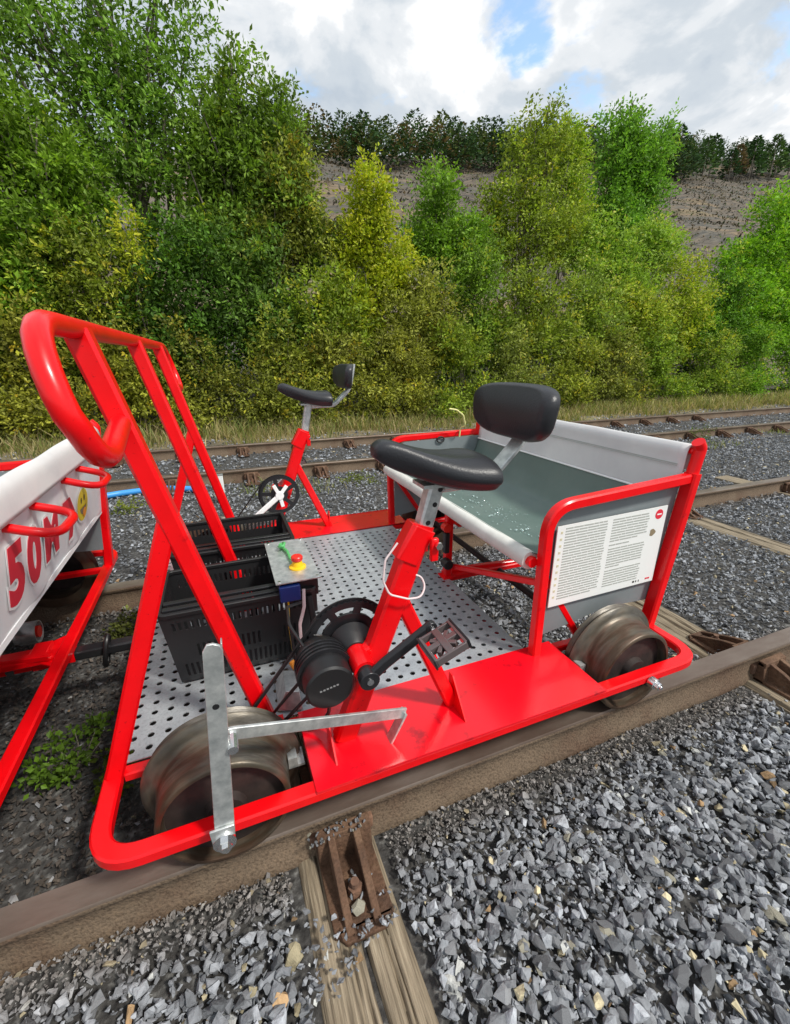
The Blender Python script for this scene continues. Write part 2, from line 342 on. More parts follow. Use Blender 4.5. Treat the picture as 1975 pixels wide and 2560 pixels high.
def sleeper(xc, y0, y1, wd, parent, fine=False, top=-.118, seed=0):
    if not fine:
        b = MB(); b.box((xc, (y0+y1)/2, top-.06), (wd, y1-y0, .12)); return b.build('sleeper', M['wood_dark'] if top < -.13 else M['wood'], parent, smooth=None, bevel=.008)
    r = np.random.default_rng(seed); nx, ny = 90, 130
    X, Y = np.meshgrid(np.linspace(-wd/2, wd/2, nx), np.linspace(y0, y1, ny))
    Z = np.full_like(X, top)
    for _ in range(16):
        c = r.uniform(-wd/2, wd/2); w_ = r.uniform(.0012, .0035); d = r.uniform(.004, .012)
        cc = c+.006*np.sin(Y*r.uniform(2, 6)+r.uniform(0, 6))+.003*np.sin(Y*r.uniform(9, 16))
        env = np.clip(np.sin(Y*r.uniform(1, 3)+r.uniform(0, 6))*1.5+.5, 0, 1)
        Z -= d*np.exp(-((X-cc)/w_)**2)*env
    c = .012; Z -= .03*np.exp(-((X-c-.004*np.sin(Y*7))/.006)**2)      # the long split down the middle
    Z -= .012*np.clip(np.abs(X)/(wd/2)-.86, 0, 1)/.14+.0015*fbm(X*4, Y, .12, seed)
    X = X+xc+.004*np.sin(Y*5+seed)*np.sign(X)
    V = np.c_[X.ravel(), Y.ravel(), Z.ravel()]; i = (np.arange(nx-1)[None, :]+nx*np.arange(ny-1)[:, None]).ravel()
    F = np.c_[i, i+1, i+nx+1, i+nx]
    ring = list(range(nx))+[nx*k+nx-1 for k in range(1, ny)]+[nx*(ny-1)+k for k in range(nx-2, -1, -1)]+[nx*k for k in range(ny-2, 0, -1)]
    low = V[ring].copy(); low[:, 2] = top-.13; base = len(V); V = np.r_[V, low]; m = len(ring)
    F = np.r_[F, [[ring[k], base+k, base+(k+1) % m, ring[(k+1) % m]] for k in range(m)]]
    o = quads('sleeper', V, F, M['wood'], parent); o.data.polygons.foreach_set('use_smooth', [True]*len(F)); o.data.set_sharp_from_angle(angle=R(50)); return o
def rail_chair(xc, yr, s, parent, w_=.138, detail=True):
    """cast chair holding the rail; s = -1 outer (towards the camera) or +1"""
    b = MB(); g = lambda y: yr+s*y
    b.box((xc, g(.125), -.112), (w_, .20, .014)); b.box((xc-w_*.20, g(.05), -.04), (w_*.6, .028, .02))
    poly = [(xc-w_*.5, g(.215)), (xc-w_*.34, g(.245)), (xc+w_*.34, g(.245)), (xc+w_*.5, g(.215))]
    b.prism(poly, 'z', -.119, -.105)
    b.prism([(g(.036), -.118), (g(.036), -.030), (g(.058), -.036), (g(.075), -.118)], 'x', xc-w_*.5, xc+w_*.5)
    for k in (-.26, .20): b.prism([(g(.06), -.115), (g(.06), -.034), (g(.11), -.048), (g(.20), -.085), (g(.235), -.100), (g(.235), -.115)], 'x', xc+w_*(k-.06), xc+w_*(k+.07))
    o = b.build('rail_chair', M['rust_plate'], parent, smooth=None, bevel=.003)
    if detail:
        c = MB(); cyl(c, (xc-.004, g(.16), -.108), (xc-.004, g(.16), -.078), .017, 6); cyl(c, (xc-.004, g(.16), -.079), (xc-.004, g(.16), -.062), .010, 10)
        c.build('bolt', M['rust_dark'], o)
        k = MB(); k.box((xc, g(.028), -.075), (w_*1.2, .020, .04)); k.build('wedge', M['rust_dark'], o, bevel=.004)
    return o
def track(ynear, x0, x1, sleepers, label, wd=.208, fine=(), chairs=True, gauge=1.505):
    t = empty('railway_track', ((x0+x1)/2, ynear+gauge/2, -.14), label, 'railway track')
    rail(x0, x1, ynear, t); rail(x0, x1, ynear+gauge, t)
    for k, xc in enumerate(sleepers):
        sleeper(xc, ynear-.56, ynear+gauge+.56, wd, t, xc in fine, seed=k+3, top=-.118 if ynear == 0 else -.136)
        if chairs and xc < 9:
            for yr in (ynear, ynear+gauge):
                for s in (-1, 1): rail_chair(xc+.018, yr, s, t, detail=xc < 5)
    return t
SL = [-2.9, -1.35, .139, 1.87, 3.36, 4.85, 6.35, 7.85, 9.35, 11, 12.6, 14.2]
track(0, -7, 34, SL, 'nearest railway track of rusty rails and weathered sleepers, carrying the red pedal carts', fine=(.139, 1.87, 3.36))
SB = [-3.4+.72*k for k in range(26)]
track(3.79, -14, 60, SB, 'rusty railway track in the background between grey gravel and the green bushes', gauge=1.42)

# ------------------------------------------------------------------ gravel
def hull(npt, seed):
    """an angular stone: convex hull of a few random points, about one unit long"""
    rr = random.Random(seed); bm = bmesh.new()
    for k in range(npt):
        v = Vector((rr.gauss(0, 1), rr.gauss(0, 1), rr.gauss(0, 1))).normalized()*rr.uniform(.42, .56); bm.verts.new((v.x, v.y*rr.uniform(.8, 1.1), v.z))
    o = bmesh.ops.convex_hull(bm, input=bm.verts[:]); bmesh.ops.delete(bm, geom=list({v for v in o['geom_interior'] if isinstance(v, bmesh.types.BMVert)}), context='VERTS')
    bmesh.ops.triangulate(bm, faces=bm.faces[:]); bmesh.ops.recalc_face_normals(bm, faces=bm.faces[:]); bm.verts.index_update()
    V = np.array([v.co[:] for v in bm.verts]); F = np.array([[v.index for v in f.verts] for f in bm.faces]); bm.free(); return V, F
SMALL = [hull(6, 50+k) for k in range(9)]; BIG = [hull(13, 90+k) for k in range(10)]
def rotm(n, tilt, r):
    a = r.uniform(0, 2*np.pi, n); b = r.normal(0, tilt, n); c = r.normal(0, tilt, n)
    ca, sa, cb, sb, cc, sc = np.cos(a), np.sin(a), np.cos(b), np.sin(b), np.cos(c), np.sin(c); O = np.zeros(n); I = np.ones(n)
    A = np.stack([ca, -sa, O, sa, ca, O, O, O, I], 1).reshape(n, 3, 3); B = np.stack([I, O, O, O, cb, -sb, O, sb, cb], 1).reshape(n, 3, 3); C_ = np.stack([cc, O, sc, O, I, O, -sc, O, cc], 1).reshape(n, 3, 3)
    return A@B@C_
def stone_tone(n, x, y, r, track_dirt_shade=True):
    v = np.exp(r.normal(-1.46, .36, n)); v = np.clip(v, .07, .44)
    t = np.stack([v*.95, v*1.0, v*1.075], 1)
    k = r.random(n)
    tan = k < .03; t[tan] = np.stack([v*1.45+.05, v*1.28+.04, v*.85+.02], 1)[tan]
    br = (k > .03) & (k < .038); t[br] = np.stack([v*1.3, v*.85, v*.45], 1)[br]
    t[k > .980] = np.array([.48, .49, .47])
    d = np.clip((.55-x+.25*np.sin(y*5)+.2*np.sin(x*9+y*3))/.5, 0, 1)*np.where((y > .05) & (y < 1.4), 1, 0)*np.clip((x+6)/2, 0, 1) if track_dirt_shade else np.zeros(n)  # brown dirt between the rails, also darkened to stand in for under-cart shade
    d = d*np.where(r.random(n) < .90, 1, .3)
    brown = np.stack([.022+.24*v, .018+.205*v, .015+.175*v], 1)
    t = t*(1-d[:, None])+brown*d[:, None]
    near = np.exp(-((np.minimum(abs(y), abs(y-1.505))-.07)/.06)**2)*.55          # rust-brown dust beside the rails
    t = t*(1-near[:, None])+np.stack([.11+.3*v, .085+.24*v, .06+.18*v], 1)*near[:, None]
    return np.clip(t, .012, .8)
def stones(n, x, y, size, r, zoff=0., tilt=.45, tpl=None):
    L = size*r.uniform(.8, 1.4, n); D = np.stack([L, L*r.uniform(.55, .95, n), L*r.uniform(.38, .75, n)], 1)
    V = tpl[None]*D[:, None, :]
    V = np.einsum('nij,nkj->nki', rotm(n, tilt, r), V)
    z = gz(x, y)+.016+zoff+r.uniform(-.35, .5, n)*size
    V += np.stack([x, y, z], 1)[:, None, :]
    return V
def scatter(n, x0, x1, y0, y1, smin, smax, r, power=1.6, xp=None, tilt=.45, lib=None):
    x = x0+(x1-x0)*(r.random(n)**(xp or 1)); y = r.uniform(y0, y1, n)
    size = smin+(smax-smin)*r.random(n)**power
    ok = (np.abs(y) > .045) & (np.abs(y-1.505) > .045) & (np.abs(y-3.79) > .05) & (np.abs(y-5.21) > .05)
    for k, xc in enumerate(SL):
        on = (np.abs(x-xc) < .125) & (y > -.56) & (y < 2.06)
        keep = (size < .02) & (((y > -.285-.45*(xc-x)) & (y < -.225)) & (r.random(n) < .92) | ((y > -.22) & (y < -.12)) & (r.random(n) < .10) | (y < .12) & (y > 0) | (r.random(n) < .006) | (y > 1.2) & (y < 1.45) & (r.random(n) < .3))
        ok &= ~(on & ~keep)
    for xc in SB: ok &= ~((np.abs(x-xc) < .12) & (y > 3.3) & (y < 5.7) & (r.random(n) < .35))
    x, y, size = x[ok], y[ok], size[ok]
    zo = np.zeros(len(x))
    for xc in SL:
        on = (np.abs(x-xc) < .125) & (y > -.56) & (y < 2.06); zo = np.where(on, .016, zo)
    ch = (np.abs(x-.155) < .09) & (y < -.03) & (y > -.25); zo = np.where(ch, .030, zo)
    lib = lib or SMALL; T = stone_tone(len(x), x, y, r); k = r.integers(0, len(lib), len(x)); out = []
    for q, (tv, tf) in enumerate(lib):
        m = k == q
        if m.sum(): out.append((stones(int(m.sum()), x[m], y[m], size[m], r, zo[m], tilt, tv), tf, T[m]))
    return out
r = np.random.default_rng(11)
parts_ = [scatter(22000, -1.0, 2.6, -.95, -.03, .007, .018, r), scatter(9500, -1.0, 2.6, -1.0, -.10, .014, .030, r, 1.5, lib=BIG), scatter(2300, -.7, 2.3, -.75, -.20, .024, .044, r, 1.6, lib=BIG),
          scatter(8000, -1.5, 2.6, -.12, .02, .004, .011, r),
          scatter(24000, -1.7, 2.2, .04, 1.47, .008, .022, r), scatter(15000, .9, 5.5, .04, 1.47, .012, .032, r), scatter(9500, 2.0, 7.5, -.9, .0, .014, .034, r), scatter(4000, 4.5, 9, .04, 1.5, .02, .04, r),
          scatter(28000, -2.4, 8.0, 1.53, 3.75, .014, .034, r), scatter(7000, 4, 18, .2, 3.75, .025, .05, r),
          scatter(8000, -5.5, 15, 3.8, 5.2, .025, .05, r), scatter(5000, -6, 18, 5.2, 6.4, .022, .05, r), scatter(3000, -4.5, -1.5, .0, 3.8, .02, .04, r)]
Vs, Fs, Ts, off = [], [], [], 0
for grp in parts_:
    for V, f, T in grp:
        n, m = V.shape[:2]; Vs.append(V.reshape(-1, 3)); Fs.append((f[None]+m*np.arange(n)[:, None, None]).reshape(-1, 3)+off); Ts.append(np.repeat(T, m, 0)); off += n*m
quads('gravel', np.concatenate(Vs), np.concatenate(Fs), M['stone'], None, np.concatenate(Ts), 'stuff')
# the largest stones of the foreground, one by one
var = []
for k in range(10):
    V, f = hull(15, 200+k); V = V*np.array([1.1, .8, .55])
    bm = bmesh.new(); vs = [bm.verts.new(v) for v in V]; [bm.faces.new([vs[i] for i in q]) for q in f]
    me = bpy.data.meshes.new('stone'); bm.to_mesh(me); bm.free(); me.materials.append(M['stone']); me.polygons.foreach_set('use_smooth', [False]*len(me.polygons))
    v = [.15, .19, .24, .16, .30, .21, .13, .26, .34, .20][k]; c = (v*1.2, v*1.14, v*.9) if k in (4,) else (v*.97, v, v*1.05)
    a = me.color_attributes.new('tone', 'FLOAT_COLOR', 'POINT'); a.data.foreach_set('color', [q for _ in me.vertices for q in (*c, 1)]); var.append(me)
for k in range(46):                                # dirt and chippings caught on the chair beside the rail
    s = random.uniform(.006, .013); x, y = random.uniform(.065, .225), random.uniform(-.072, -.040)
    o = bpy.data.objects.new('stone', random.choice(var)); COL.objects.link(o); o.parent = ground
    o.location = Vector((x, y, -.028+s*.3-(.004 if y < -.058 else 0)))-ground.location; o.scale = (s, s, s); o.rotation_euler = (random.uniform(0, 6), random.uniform(0, 6), random.uniform(0, 6))
for x, y, s, k in ((.150, -.196, .034, 4), (.158, -.120, .012, 0), (.147, -.135, .011, 3), (.160, -.148, .013, 5), (.148, -.158, .010, 2), (.157, -.168, .012, 6)):
    o = bpy.data.objects.new('stone', var[k]); COL.objects.link(o); o.parent = ground
    o.location = Vector((x, y, -.098+s*.2))-ground.location; o.scale = (s, s*1.2, s); o.rotation_euler = (0, 0, x*90)
cnt = 0
while cnt < 230:
    x, y = random.uniform(-.55, 2.3), random.uniform(-.62, -.14)
    if abs(x-.139) < .17 or abs(x-1.87) < .18: continue
    if y > -.24 and random.random() < .8: continue
    s = random.uniform(.022, .046)*(1.15 if y < -.35 else .8)
    o = bpy.data.objects.new('stone', random.choice(var)); COL.objects.link(o); o.parent = ground
    o.location = Vector((x, y, -.134+.014+s*.22))-ground.location; o.scale = (s, s*random.uniform(.7, 1), s*random.uniform(.8, 1.1))
    o.rotation_euler = (random.gauss(0, .25), random.gauss(0, .25), random.uniform(0, 6.28)); cnt += 1

# ------------------------------------------------------------------ the red pedal cart
MY = lambda y: 1.51-y
cart = empty('rail_pedal_cart', (.5, .755, 0), 'complete red pedal cart with black saddles and tarpaulin bench in the middle of the photo', 'rail cart', 'red pedal carts on the nearest track')
# base frame
loop = fillet([(-.337, -.077, .154), (1.345, -.077, .154), (1.345, MY(-.077), .154), (-.337, MY(-.077), .154)], .085, 8, closed=True)
def fr(b): b.rect(loop, .038, .029, closed=True)
bf = part('base_frame', M['red'], cart, fr)
for y in (.137, MY(.137)): part('side_beam', M['red'], cart, lambda b: b.rect([(-.315, y, .149), (1.325, y, .149)], .03, .024), )
part('cross_beam', M['red'], cart, lambda b: b.rect([(.8275, .153, .149), (.8275, MY(.153), .149)], .020, .024))
part('centre_beam', M['red'], cart, lambda b: (b.rect([(.839, .72, .149), (1.323, .72, .149)], .05, .024), b.rect([(.84, .74, .16), (1.02, .735, .163), (1.31, .70, .163)], .025, .02)))
for s in (0, 1):
    Y = (lambda y: y) if s == 0 else MY
    def deck(b):
        y0, y1 = sorted((Y(-.0925), Y(.150))); b.box((.514, (y0+y1)/2, .1712), (.842, y1-y0, .0035)); b.box((.514, Y(-.0955), .1715), (.842, .005, .0075))
        b.box((.0945, Y(.045), .158), (.005, .19, .023)); b.box((.9335, Y(.045), .158), (.005, .19, .023))
    part('side_deck', M['red_deck'], cart, deck)
    # bolts
    for bx in (-.098, 1.115):
        def bolt(b):
            cyl(b, (bx, Y(-.098), .150), (bx, Y(-.118), .150), .017, 20); cyl(b, (bx, Y(-.118), .150), (bx, Y(-.130), .150), .012, 6); cyl(b, (bx, Y(-.13), .150), (bx, Y(-.136), .150), .006, 10)
        if bx < 0 or s == 0: part('axle_bolt', M['chrome'], cart, bolt, bevel=.001)
# floor with real holes
def floor_plate():
    p = .0398; rad = .0086; x0, y0 = -.3085, .1827; NX, NY = 29, 29; z = .1665; V = []; F = []
    idx = {}
    def vert(x, y):
        k = (round(x, 5), round(y, 5))
        if k not in idx: idx[k] = len(V); V.append((x, y, z))
        return idx[k]
    for i in range(NX):
        for j in range(NY):
            cx, cy = x0+p*i, y0+p*j
            sq = [vert(cx+a*p/2, cy+b_*p/2) for a, b_ in ((-1, -1), (0, -1), (1, -1), (1, 0), (1, 1), (0, 1), (-1, 1), (-1, 0))]
            ring = [vert(cx+rad*math.cos(t), cy+rad*math.sin(t)) for t in [math.radians(225+45*k) for k in range(8)]]
            for k in range(8): F.append((sq[k], sq[(k+1) % 8], ring[(k+1) % 8], ring[k]))
    b = MB(); b.v = V; b.f = F; b.mi = [0]*len(F)
    xa, xb, ya, yb = x0-p/2, x0+p*(NX-.5), y0-p/2, y0+p*(NY-.5)
    xe, ye = .838, 1.358
    b.add([(xb, ya, z), (xe, ya, z), (xe, ye, z), (xb, ye, z)], [(0, 1, 2, 3)]); b.add([(xa, yb, z), (xb, yb, z), (xb, ye, z), (xa, ye, z)], [(0, 1, 2, 3)])
    b.add([(xa, .152, z), (xe, .152, z), (xe, ya, z), (xa, ya, z)], [(0, 1, 2, 3)])
    o = b.build('perforated_floor', M['floor'], cart, smooth=None)
    q = o.modifiers.new('solid', 'SOLIDIFY'); q.thickness = .003; q.offset = -1
floor_plate()
part('floor_rib', M['rust_dark'], cart, lambda b: [b.rect([(-.3, y, .138), (.83, y, .138)], .03, .03) for y in (.5, 1.0)])
# wheels
def wheel(xc, yc, s):
    t = [(-.046, .140), (-.050, .136), (-.050, .128), (-.030, .124), (.052, .124), (.064, .124), (.088, .126), (.088, .166), (.083, .171), (.076, .166), (.071, .163), (.066, .171), (.058, .178), (.050, .174), (.044, .158), (.036, .146), (.020, .1425), (-.020, .1405)]
    root = part('wheel', M['wheel'], cart, lambda b: b.lathe([(yc+s*h-yc, r_) for h, r_ in t], (xc, yc, .1405), n=72), smooth=50)
    part('disc', M['wheel_disc'], root, lambda b: b.lathe([(s*-.022, .1245), (s*-.026, .10), (s*-.030, .045), (s*-.048, .040), (s*-.048, .0), (s*-.01, .0), (s*-.01, .1245)], (xc, yc, .1405), n=48))
for xc in (-.097, 1.115):
    wheel(xc, .0, 1); wheel(xc, 1.51, -1)
    part('axle', M['wheel_disc'], cart, lambda b: cyl(b, (xc, -.095, .1405), (xc, MY(-.095), .1405), .015))
    for y in (.112, MY(.112)): part('bearing_block', M['galv'], cart, lambda b: (b.box((xc+.155*(1 if xc < 0 else -1), y-.07, .15), (.022, .05, .03)), b.box((xc+.165*(1 if xc < 0 else -1), y-.07, .138), (.035, .05, .006))))
# push handle, uprights
PX = lambda z: .02-.24*(z-.17)
def HP(y, z): return (PX(z), y+(.010 if y < 0 else -.010 if y > 1.51 else 0), z-(.006 if z > 1.0 else 0))
hc = [(.128, .966), (.06, .955), (.0, .945), (-.040, .940), (-.070, .941), (-.096, .950), (-.114, .966), (-.126, .992), (-.132, 1.015), (-.130, 1.040), (-.121, 1.066), (-.106, 1.091), (-.086, 1.111), (-.060, 1.124), (-.030, 1.130), (.02, 1.131)]
hp = [HP(a, b_) for a, b_ in hc]+[HP(MY(a), b_) for a, b_ in hc[::-1]]
part('push_handle', M['red'], cart, lambda b: b.tube(hp, .0172, 20, up=(1, 0, .24)))
for y in (.14, .755, MY(.14)):
    part('handle_bar', M['red'], cart, lambda b: b.rect([HP(y, .1665), HP(y, 1.128)], .041, .040, up=(1, 0, 0)))
    part('foot_plate', M['red'], cart, lambda b: b.prism([(-.045, y-.022), (.055, y-.022), (.055, y+.022), (-.045, y+.022)], 'z', .1668, .1705))
for y in (.14, MY(.14)):
    part('handle_brace', M['red'], cart, lambda b: b.rect([(-.333, y-.012, .166), (-.122, y, .782)], .033, .038, up=(1, 0, 0)))
# brake lever
lv = part('brake_lever', M['galv'], cart, lambda b: (b.prism([(-.118, .150), (-.080, .150), (-.046, .612), (-.050, .622), (-.060, .628), (-.070, .628), (-.078, .615)], 'y', -.128, -.122), b.prism([(-.083, .165), (-.080, .165), (-.046, .622), (-.049, .622)], 'y', -.1218, -.104), b.prism([(-.122, .212), (-.076, .212), (-.080, .170), (-.092, .160), (-.108, .160), (-.120, .170)], 'y', -.1335, -.1283)), bevel=.0012)
part('lever_bolt', M['chrome'], lv, lambda b: (cyl(b, (-.098, -.132, .176), (-.098, -.137, .176), .022, 24), cyl(b, (-.098, -.137, .176), (-.098, -.146, .176), .014, 6), cyl(b, (-.098, -.146, .176), (-.098, -.152, .176), .007, 10)))
part('lever_hole', M['black'], lv, lambda b: cyl(b, (-.072, -.1285, .500), (-.072, -.127, .500), .006, 12))
part('brake_link', M['galv'], cart, lambda b: (b.rect([(-.070, -.098, .405), (-.055, -.096, .402), (.333, -.026, .246)], .008, .028), b.rect([(.333, -.024, .250), (.290, -.024, .166)], .006, .03, up=(0, 1, 0))), bevel=.001)
part('lever_bolt', M['chrome'], cart, lambda b: cyl(b, (-.056, -.135, .398), (-.056, -.088, .402), .010, 10))
# slanted posts with struts
def pedal_post(Y, dz=0):
    y = Y(.03); top = Vector((.395, y, .722)); foot = Vector((.190, y, .171))
    p = part('pedal_post', M['red'], cart, lambda b: b.rect([foot, top], .042, .055, up=(1, 0, 0)))
    part('strut', M['red'], p, lambda b: b.rect([(.335, y, .555), (.498, y, .171)], .034, .036, up=(1, 0, 0)))
    part('gusset', M['red'], p, lambda b: b.prism([(Y(-.052), .1695), (Y(.05), .1695), (Y(.05), .262), (Y(.03), .262)], 'x', .4975, .5015))
    part('gusset', M['red'], p, lambda b: b.prism([(Y(-.052), .1695), (Y(.05), .1695), (Y(.05), .235), (Y(.03), .235)], 'x', .150, .154))
    part('clamp', M['red'], p, lambda b: (b.rect([(.352, y, .640), (.395, y, .716)], .050, .064, up=(1, 0, 0)), b.box((.412, Y(-.004), .668), (.018, .012, .055)), b.box((.412, Y(.05), .668), (.018, .012, .055))), bevel=.002)
    part('bolt', M['chrome'], p, lambda b: (cyl(b, (.418, Y(-.014), .68), (.418, Y(.06), .68), .004, 8), cyl(b, (.418, Y(-.020), .68), (.418, Y(-.013), .68), .009, 6)))
    part('bottom_bracket', M['red'], p, lambda b: (cyl(b, (.232, Y(-.034), .408), (.232, Y(.060), .408), .026, 24), b.rect([(.232, y, .408), (.285, y, .428)], .03, .035, up=(0, 1, 0))))
    # saddle on its steel stem
    s = part('saddle_stem', M['galv'], cart, lambda b: b.rect([(.396, y, .700), (.427, y, .815+dz)], .036, .036, up=(1, 0, 0)), bevel=.001)
    part('stem_hole', M['black'], s, lambda b: [cyl(b, (.403+.028*k, Y(.011), .728+.075*k), (.403+.028*k, Y(.0112), .728+.075*k), .006, 10) for k in (0, .55, 1)])
    # saddle
    xs_ = [.279, .283, .297, .322, .358, .398, .438, .474, .503, .522, .532, .536]
    hw = [.012, .022, .030, .037, .050, .070, .090, .103, .110, .111, .109, .103]
    zt = [.902, .911, .921, .919, .907, .893, .884, .881, .882, .881, .877, .870]
    zb = [.890, .882, .871, .856, .840, .824, .812, .806, .803, .802, .803, .810]
    b = MB(); n = 20
    for x, h, a, c in zip(xs_, hw, zt, zb):
        for k in range(n):
            t_ = 2*math.pi*k/n; ct, st = math.cos(t_), math.sin(t_)
            ex = .62 if st > 0 else .38
            yy = h*math.copysign(abs(ct)**ex, ct)*(1 if st > -.3 else .90); z_ = (a+c)/2+(a-c)/2*math.copysign(abs(st)**.62, st)
            if st > 0: z_ -= .010*max(0, 1-abs(yy)/.035)*(1 if .34 < x < .52 else 0)+.0*st
            if st > 0: z_ -= .012*(abs(yy)/.117)**2
            b.v.append((x, y+yy, z_+dz))
    for i in range(len(xs_)-1):
        for k in range(n): b.f.append((i*n+k, i*n+(k+1) % n, (i+1)*n+(k+1) % n, (i+1)*n+k)); b.mi.append(0)
    b.f += [tuple(range(n)), tuple((len(xs_)-1)*n+k for k in range(n))]; b.mi += [0, 0]
    sd = b.build('saddle', M['saddle'], cart, smooth=None)
    sd.data.polygons.foreach_set('use_smooth', [True]*len(sd.data.polygons)); q = sd.modifiers.new('sub', 'SUBSURF'); q.levels = q.render_levels = 2
    part('saddle_pan', M['galv'], sd, lambda b: b.box((.440, y, .815+dz), (.11, .06, .008)))
    # backrest pad, slightly curved, on a bent flat bar
    b = MB(); prof = []
    for k in range(36):
        t_ = 2*math.pi*k/36; cu_, su_ = math.cos(t_), math.sin(t_)
        prof.append(((.146+.020*su_)*math.copysign(abs(cu_)**.55, cu_), .063*math.copysign(abs(su_)**.62, su_)))
    m = len(prof)
    for lx, sc in ((.0, .88), (.004, .95), (.012, 1.0), (.028, 1.0), (.036, .96), (.040, .86)):
        for (u, v) in prof:
            b.v.append((.592+lx-.16*u*u*4*(1 if lx < .02 else .9)*0+.030*((u/.16)**2)*-1+.028+.10*v-.004, y+u*sc*.96, .962+dz*.6+v*sc*.97))
    for i in range(5):
        for k in range(m): b.f.append((i*m+k, i*m+(k+1) % m, (i+1)*m+(k+1) % m, (i+1)*m+k)); b.mi.append(0)
    b.f += [tuple(range(m)), tuple(5*m+k for k in range(m))]; b.mi += [0, 0]
    bk = b.build('backrest', M['saddle'], cart, smooth=60)
    path = fillet([(.44, y, .806+dz), (.560, y, .808+dz), (.650, y, .90+dz*.7), (.674, y, .995+dz*1.3)], [0, .06, .1, 0], 6)
    part('backrest_bar', M['galv'], bk, lambda b: (b.rect(path, .044, .010), b.rect([(p[0]+.002, p[1], p[2]-.008) for p in path], .014, .014)))
    return p
post = pedal_post(lambda y: y); post2 = pedal_post(MY, .038)
# chainrings, cranks
def chainring(yc, r_, mat_, cx=.232, cz=.408, arms=5, teeth=44, inner=.42):
    b = MB(); n = teeth*2
    def ring(ri, ro, y0, y1, tooth=0):
        vs = []
        for k in range(n):
            a = 2*math.pi*k/n; R_ = ro+(tooth if k % 2 else 0)
            for rr, yy in ((ri, y0), (R_, y0), (R_, y1), (ri, y1)): vs.append((cx+rr*math.cos(a), yy, cz+rr*math.sin(a)))
        b.add(vs, [(k*4+q, k*4+(q+1) % 4, ((k+1) % n)*4+(q+1) % 4, ((k+1) % n)*4+q) for k in range(n) for q in range(4)])
    ring(r_*.80, r_*.93, yc-.002, yc+.002, .004); ring(r_*.90, r_*1.0, yc+.004, yc+.008, .0); ring(.018, r_*inner, yc-.004, yc+.004)
    for k in range(arms):
        a = 2*math.pi*k/arms+.5; d = Vector((math.cos(a), 0, math.sin(a)))
        b.rect([Vector((cx, yc, cz))+d*.04, Vector((cx, yc, cz))+d*r_*.85], .020, .005, up=(0, 1, 0))
    return b.build('chainring', mat_, cart, smooth=35)
cr1 = chainring(.098, .112, M['blackmetal'], inner=.66, arms=8); cr2 = chainring(1.412, .105, M['blackmetal'])
part('chain', M['black'], cart, lambda b: [b.rect([a, c_], .008, .006, up=(0, 1, 0)) for a, c_ in (((.155, .098, .485), (-.06, .098, .215)), ((.175, .098, .315), (-.05, .098, .115)))])
part('chain', M['black'], cart, lambda b: [b.rect([a, c_], .006, .004, up=(0, 1, 0)) for a, c_ in (((.16, 1.414, .487), (-.06, 1.414, .215)), ((.18, 1.414, .315), (-.05, 1.414, .115)))])
D = Vector((.141, 0, .109)).normalized()
def pedal(parent, base, s):
    c = Vector(base)+Vector((0, s*.062, 0)); rr = Matrix.Rotation(R(-22), 3, 'Y')
    pd = part('pedal', M['clear'], parent, lambda b: ([b.box(c+rr @ Vector((dx_, 0, dz_)), sz, rr) for dx_, dz_, sz in ((-.036, 0, (.007, .080, .022)), (.036, 0, (.007, .080, .022)))], [b.box(c+rr @ Vector((0, dy_, 0)), (.072, .006, .018), rr) for dy_ in (-.038, .038)], b.box(c, (.016, .076, .020), rr), b.box(c, (.072, .014, .018), rr), b.box(c, (.060, .010, .014), rr @ Matrix.Rotation(R(45), 3, 'Z')), b.box(c, (.060, .010, .014), rr @ Matrix.Rotation(R(-45), 3, 'Z'))), bevel=.0015)
    part('spindle', M['chrome'], pd, lambda b: cyl(b, base, c+Vector((0, s*.03, 0)), .006, 10))
    for dx_ in (-.041, .041): part('pedal_grip', M['black'], pd, lambda b: b.box(c+rr @ Vector((dx_, 0, 0)), (.004, .084, .024), rr))
B0 = Vector((.232, -.058, .408)); B1 = B0+D*.178+Vector((0, -.016, 0))
ck = part('crank_arm', M['blackmetal'], cart, lambda b: (b.rect([B0-D*.012, B0+D*.05, B1+D*.008], .029, .018, up=(0, 1, 0), c=.3), cyl(b, B0+Vector((0, .012, 0)), B0-Vector((0, .012, 0)), .023, 20), cyl(b, B1+Vector((0, .008, 0)), B1-Vector((0, .008, 0)), .014, 16)), bevel=.002)
part('crank_bolt', M['chrome'], ck, lambda b: cyl(b, B0-Vector((0, .0125, 0)), B0-Vector((0, .0145, 0)), .008, 10)); pedal(cart, B1, -1)
B2 = Vector((.232, 1.392, .408)); B3 = B2-D*.178
ck2 = part('crank_arm', M['paperwhite'], cart, lambda b: (b.rect([B2+D*.012, B3-D*.008], .026, .014, up=(0, 1, 0), c=.3), cyl(b, B2+Vector((0, .014, 0)), B2-Vector((0, .008, 0)), .021, 20), [b.rect([B2, B2+Vector((math.cos(a), 0, math.sin(a)))*.062], .018, .008, up=(0, 1, 0)) for a in (.9, 2.0, 4.9)]), bevel=.002)
pedal(cart, B3, -1)
B4 = Vector((.232, 1.56, .408)); B5 = B4+D*.178
ck3 = part('crank_arm', M['galv'], cart, lambda b: (b.rect([B4-D*.012, B5+D*.008], .026, .014, up=(0, 1, 0), c=.3),)); pedal(cart, B5, 1)
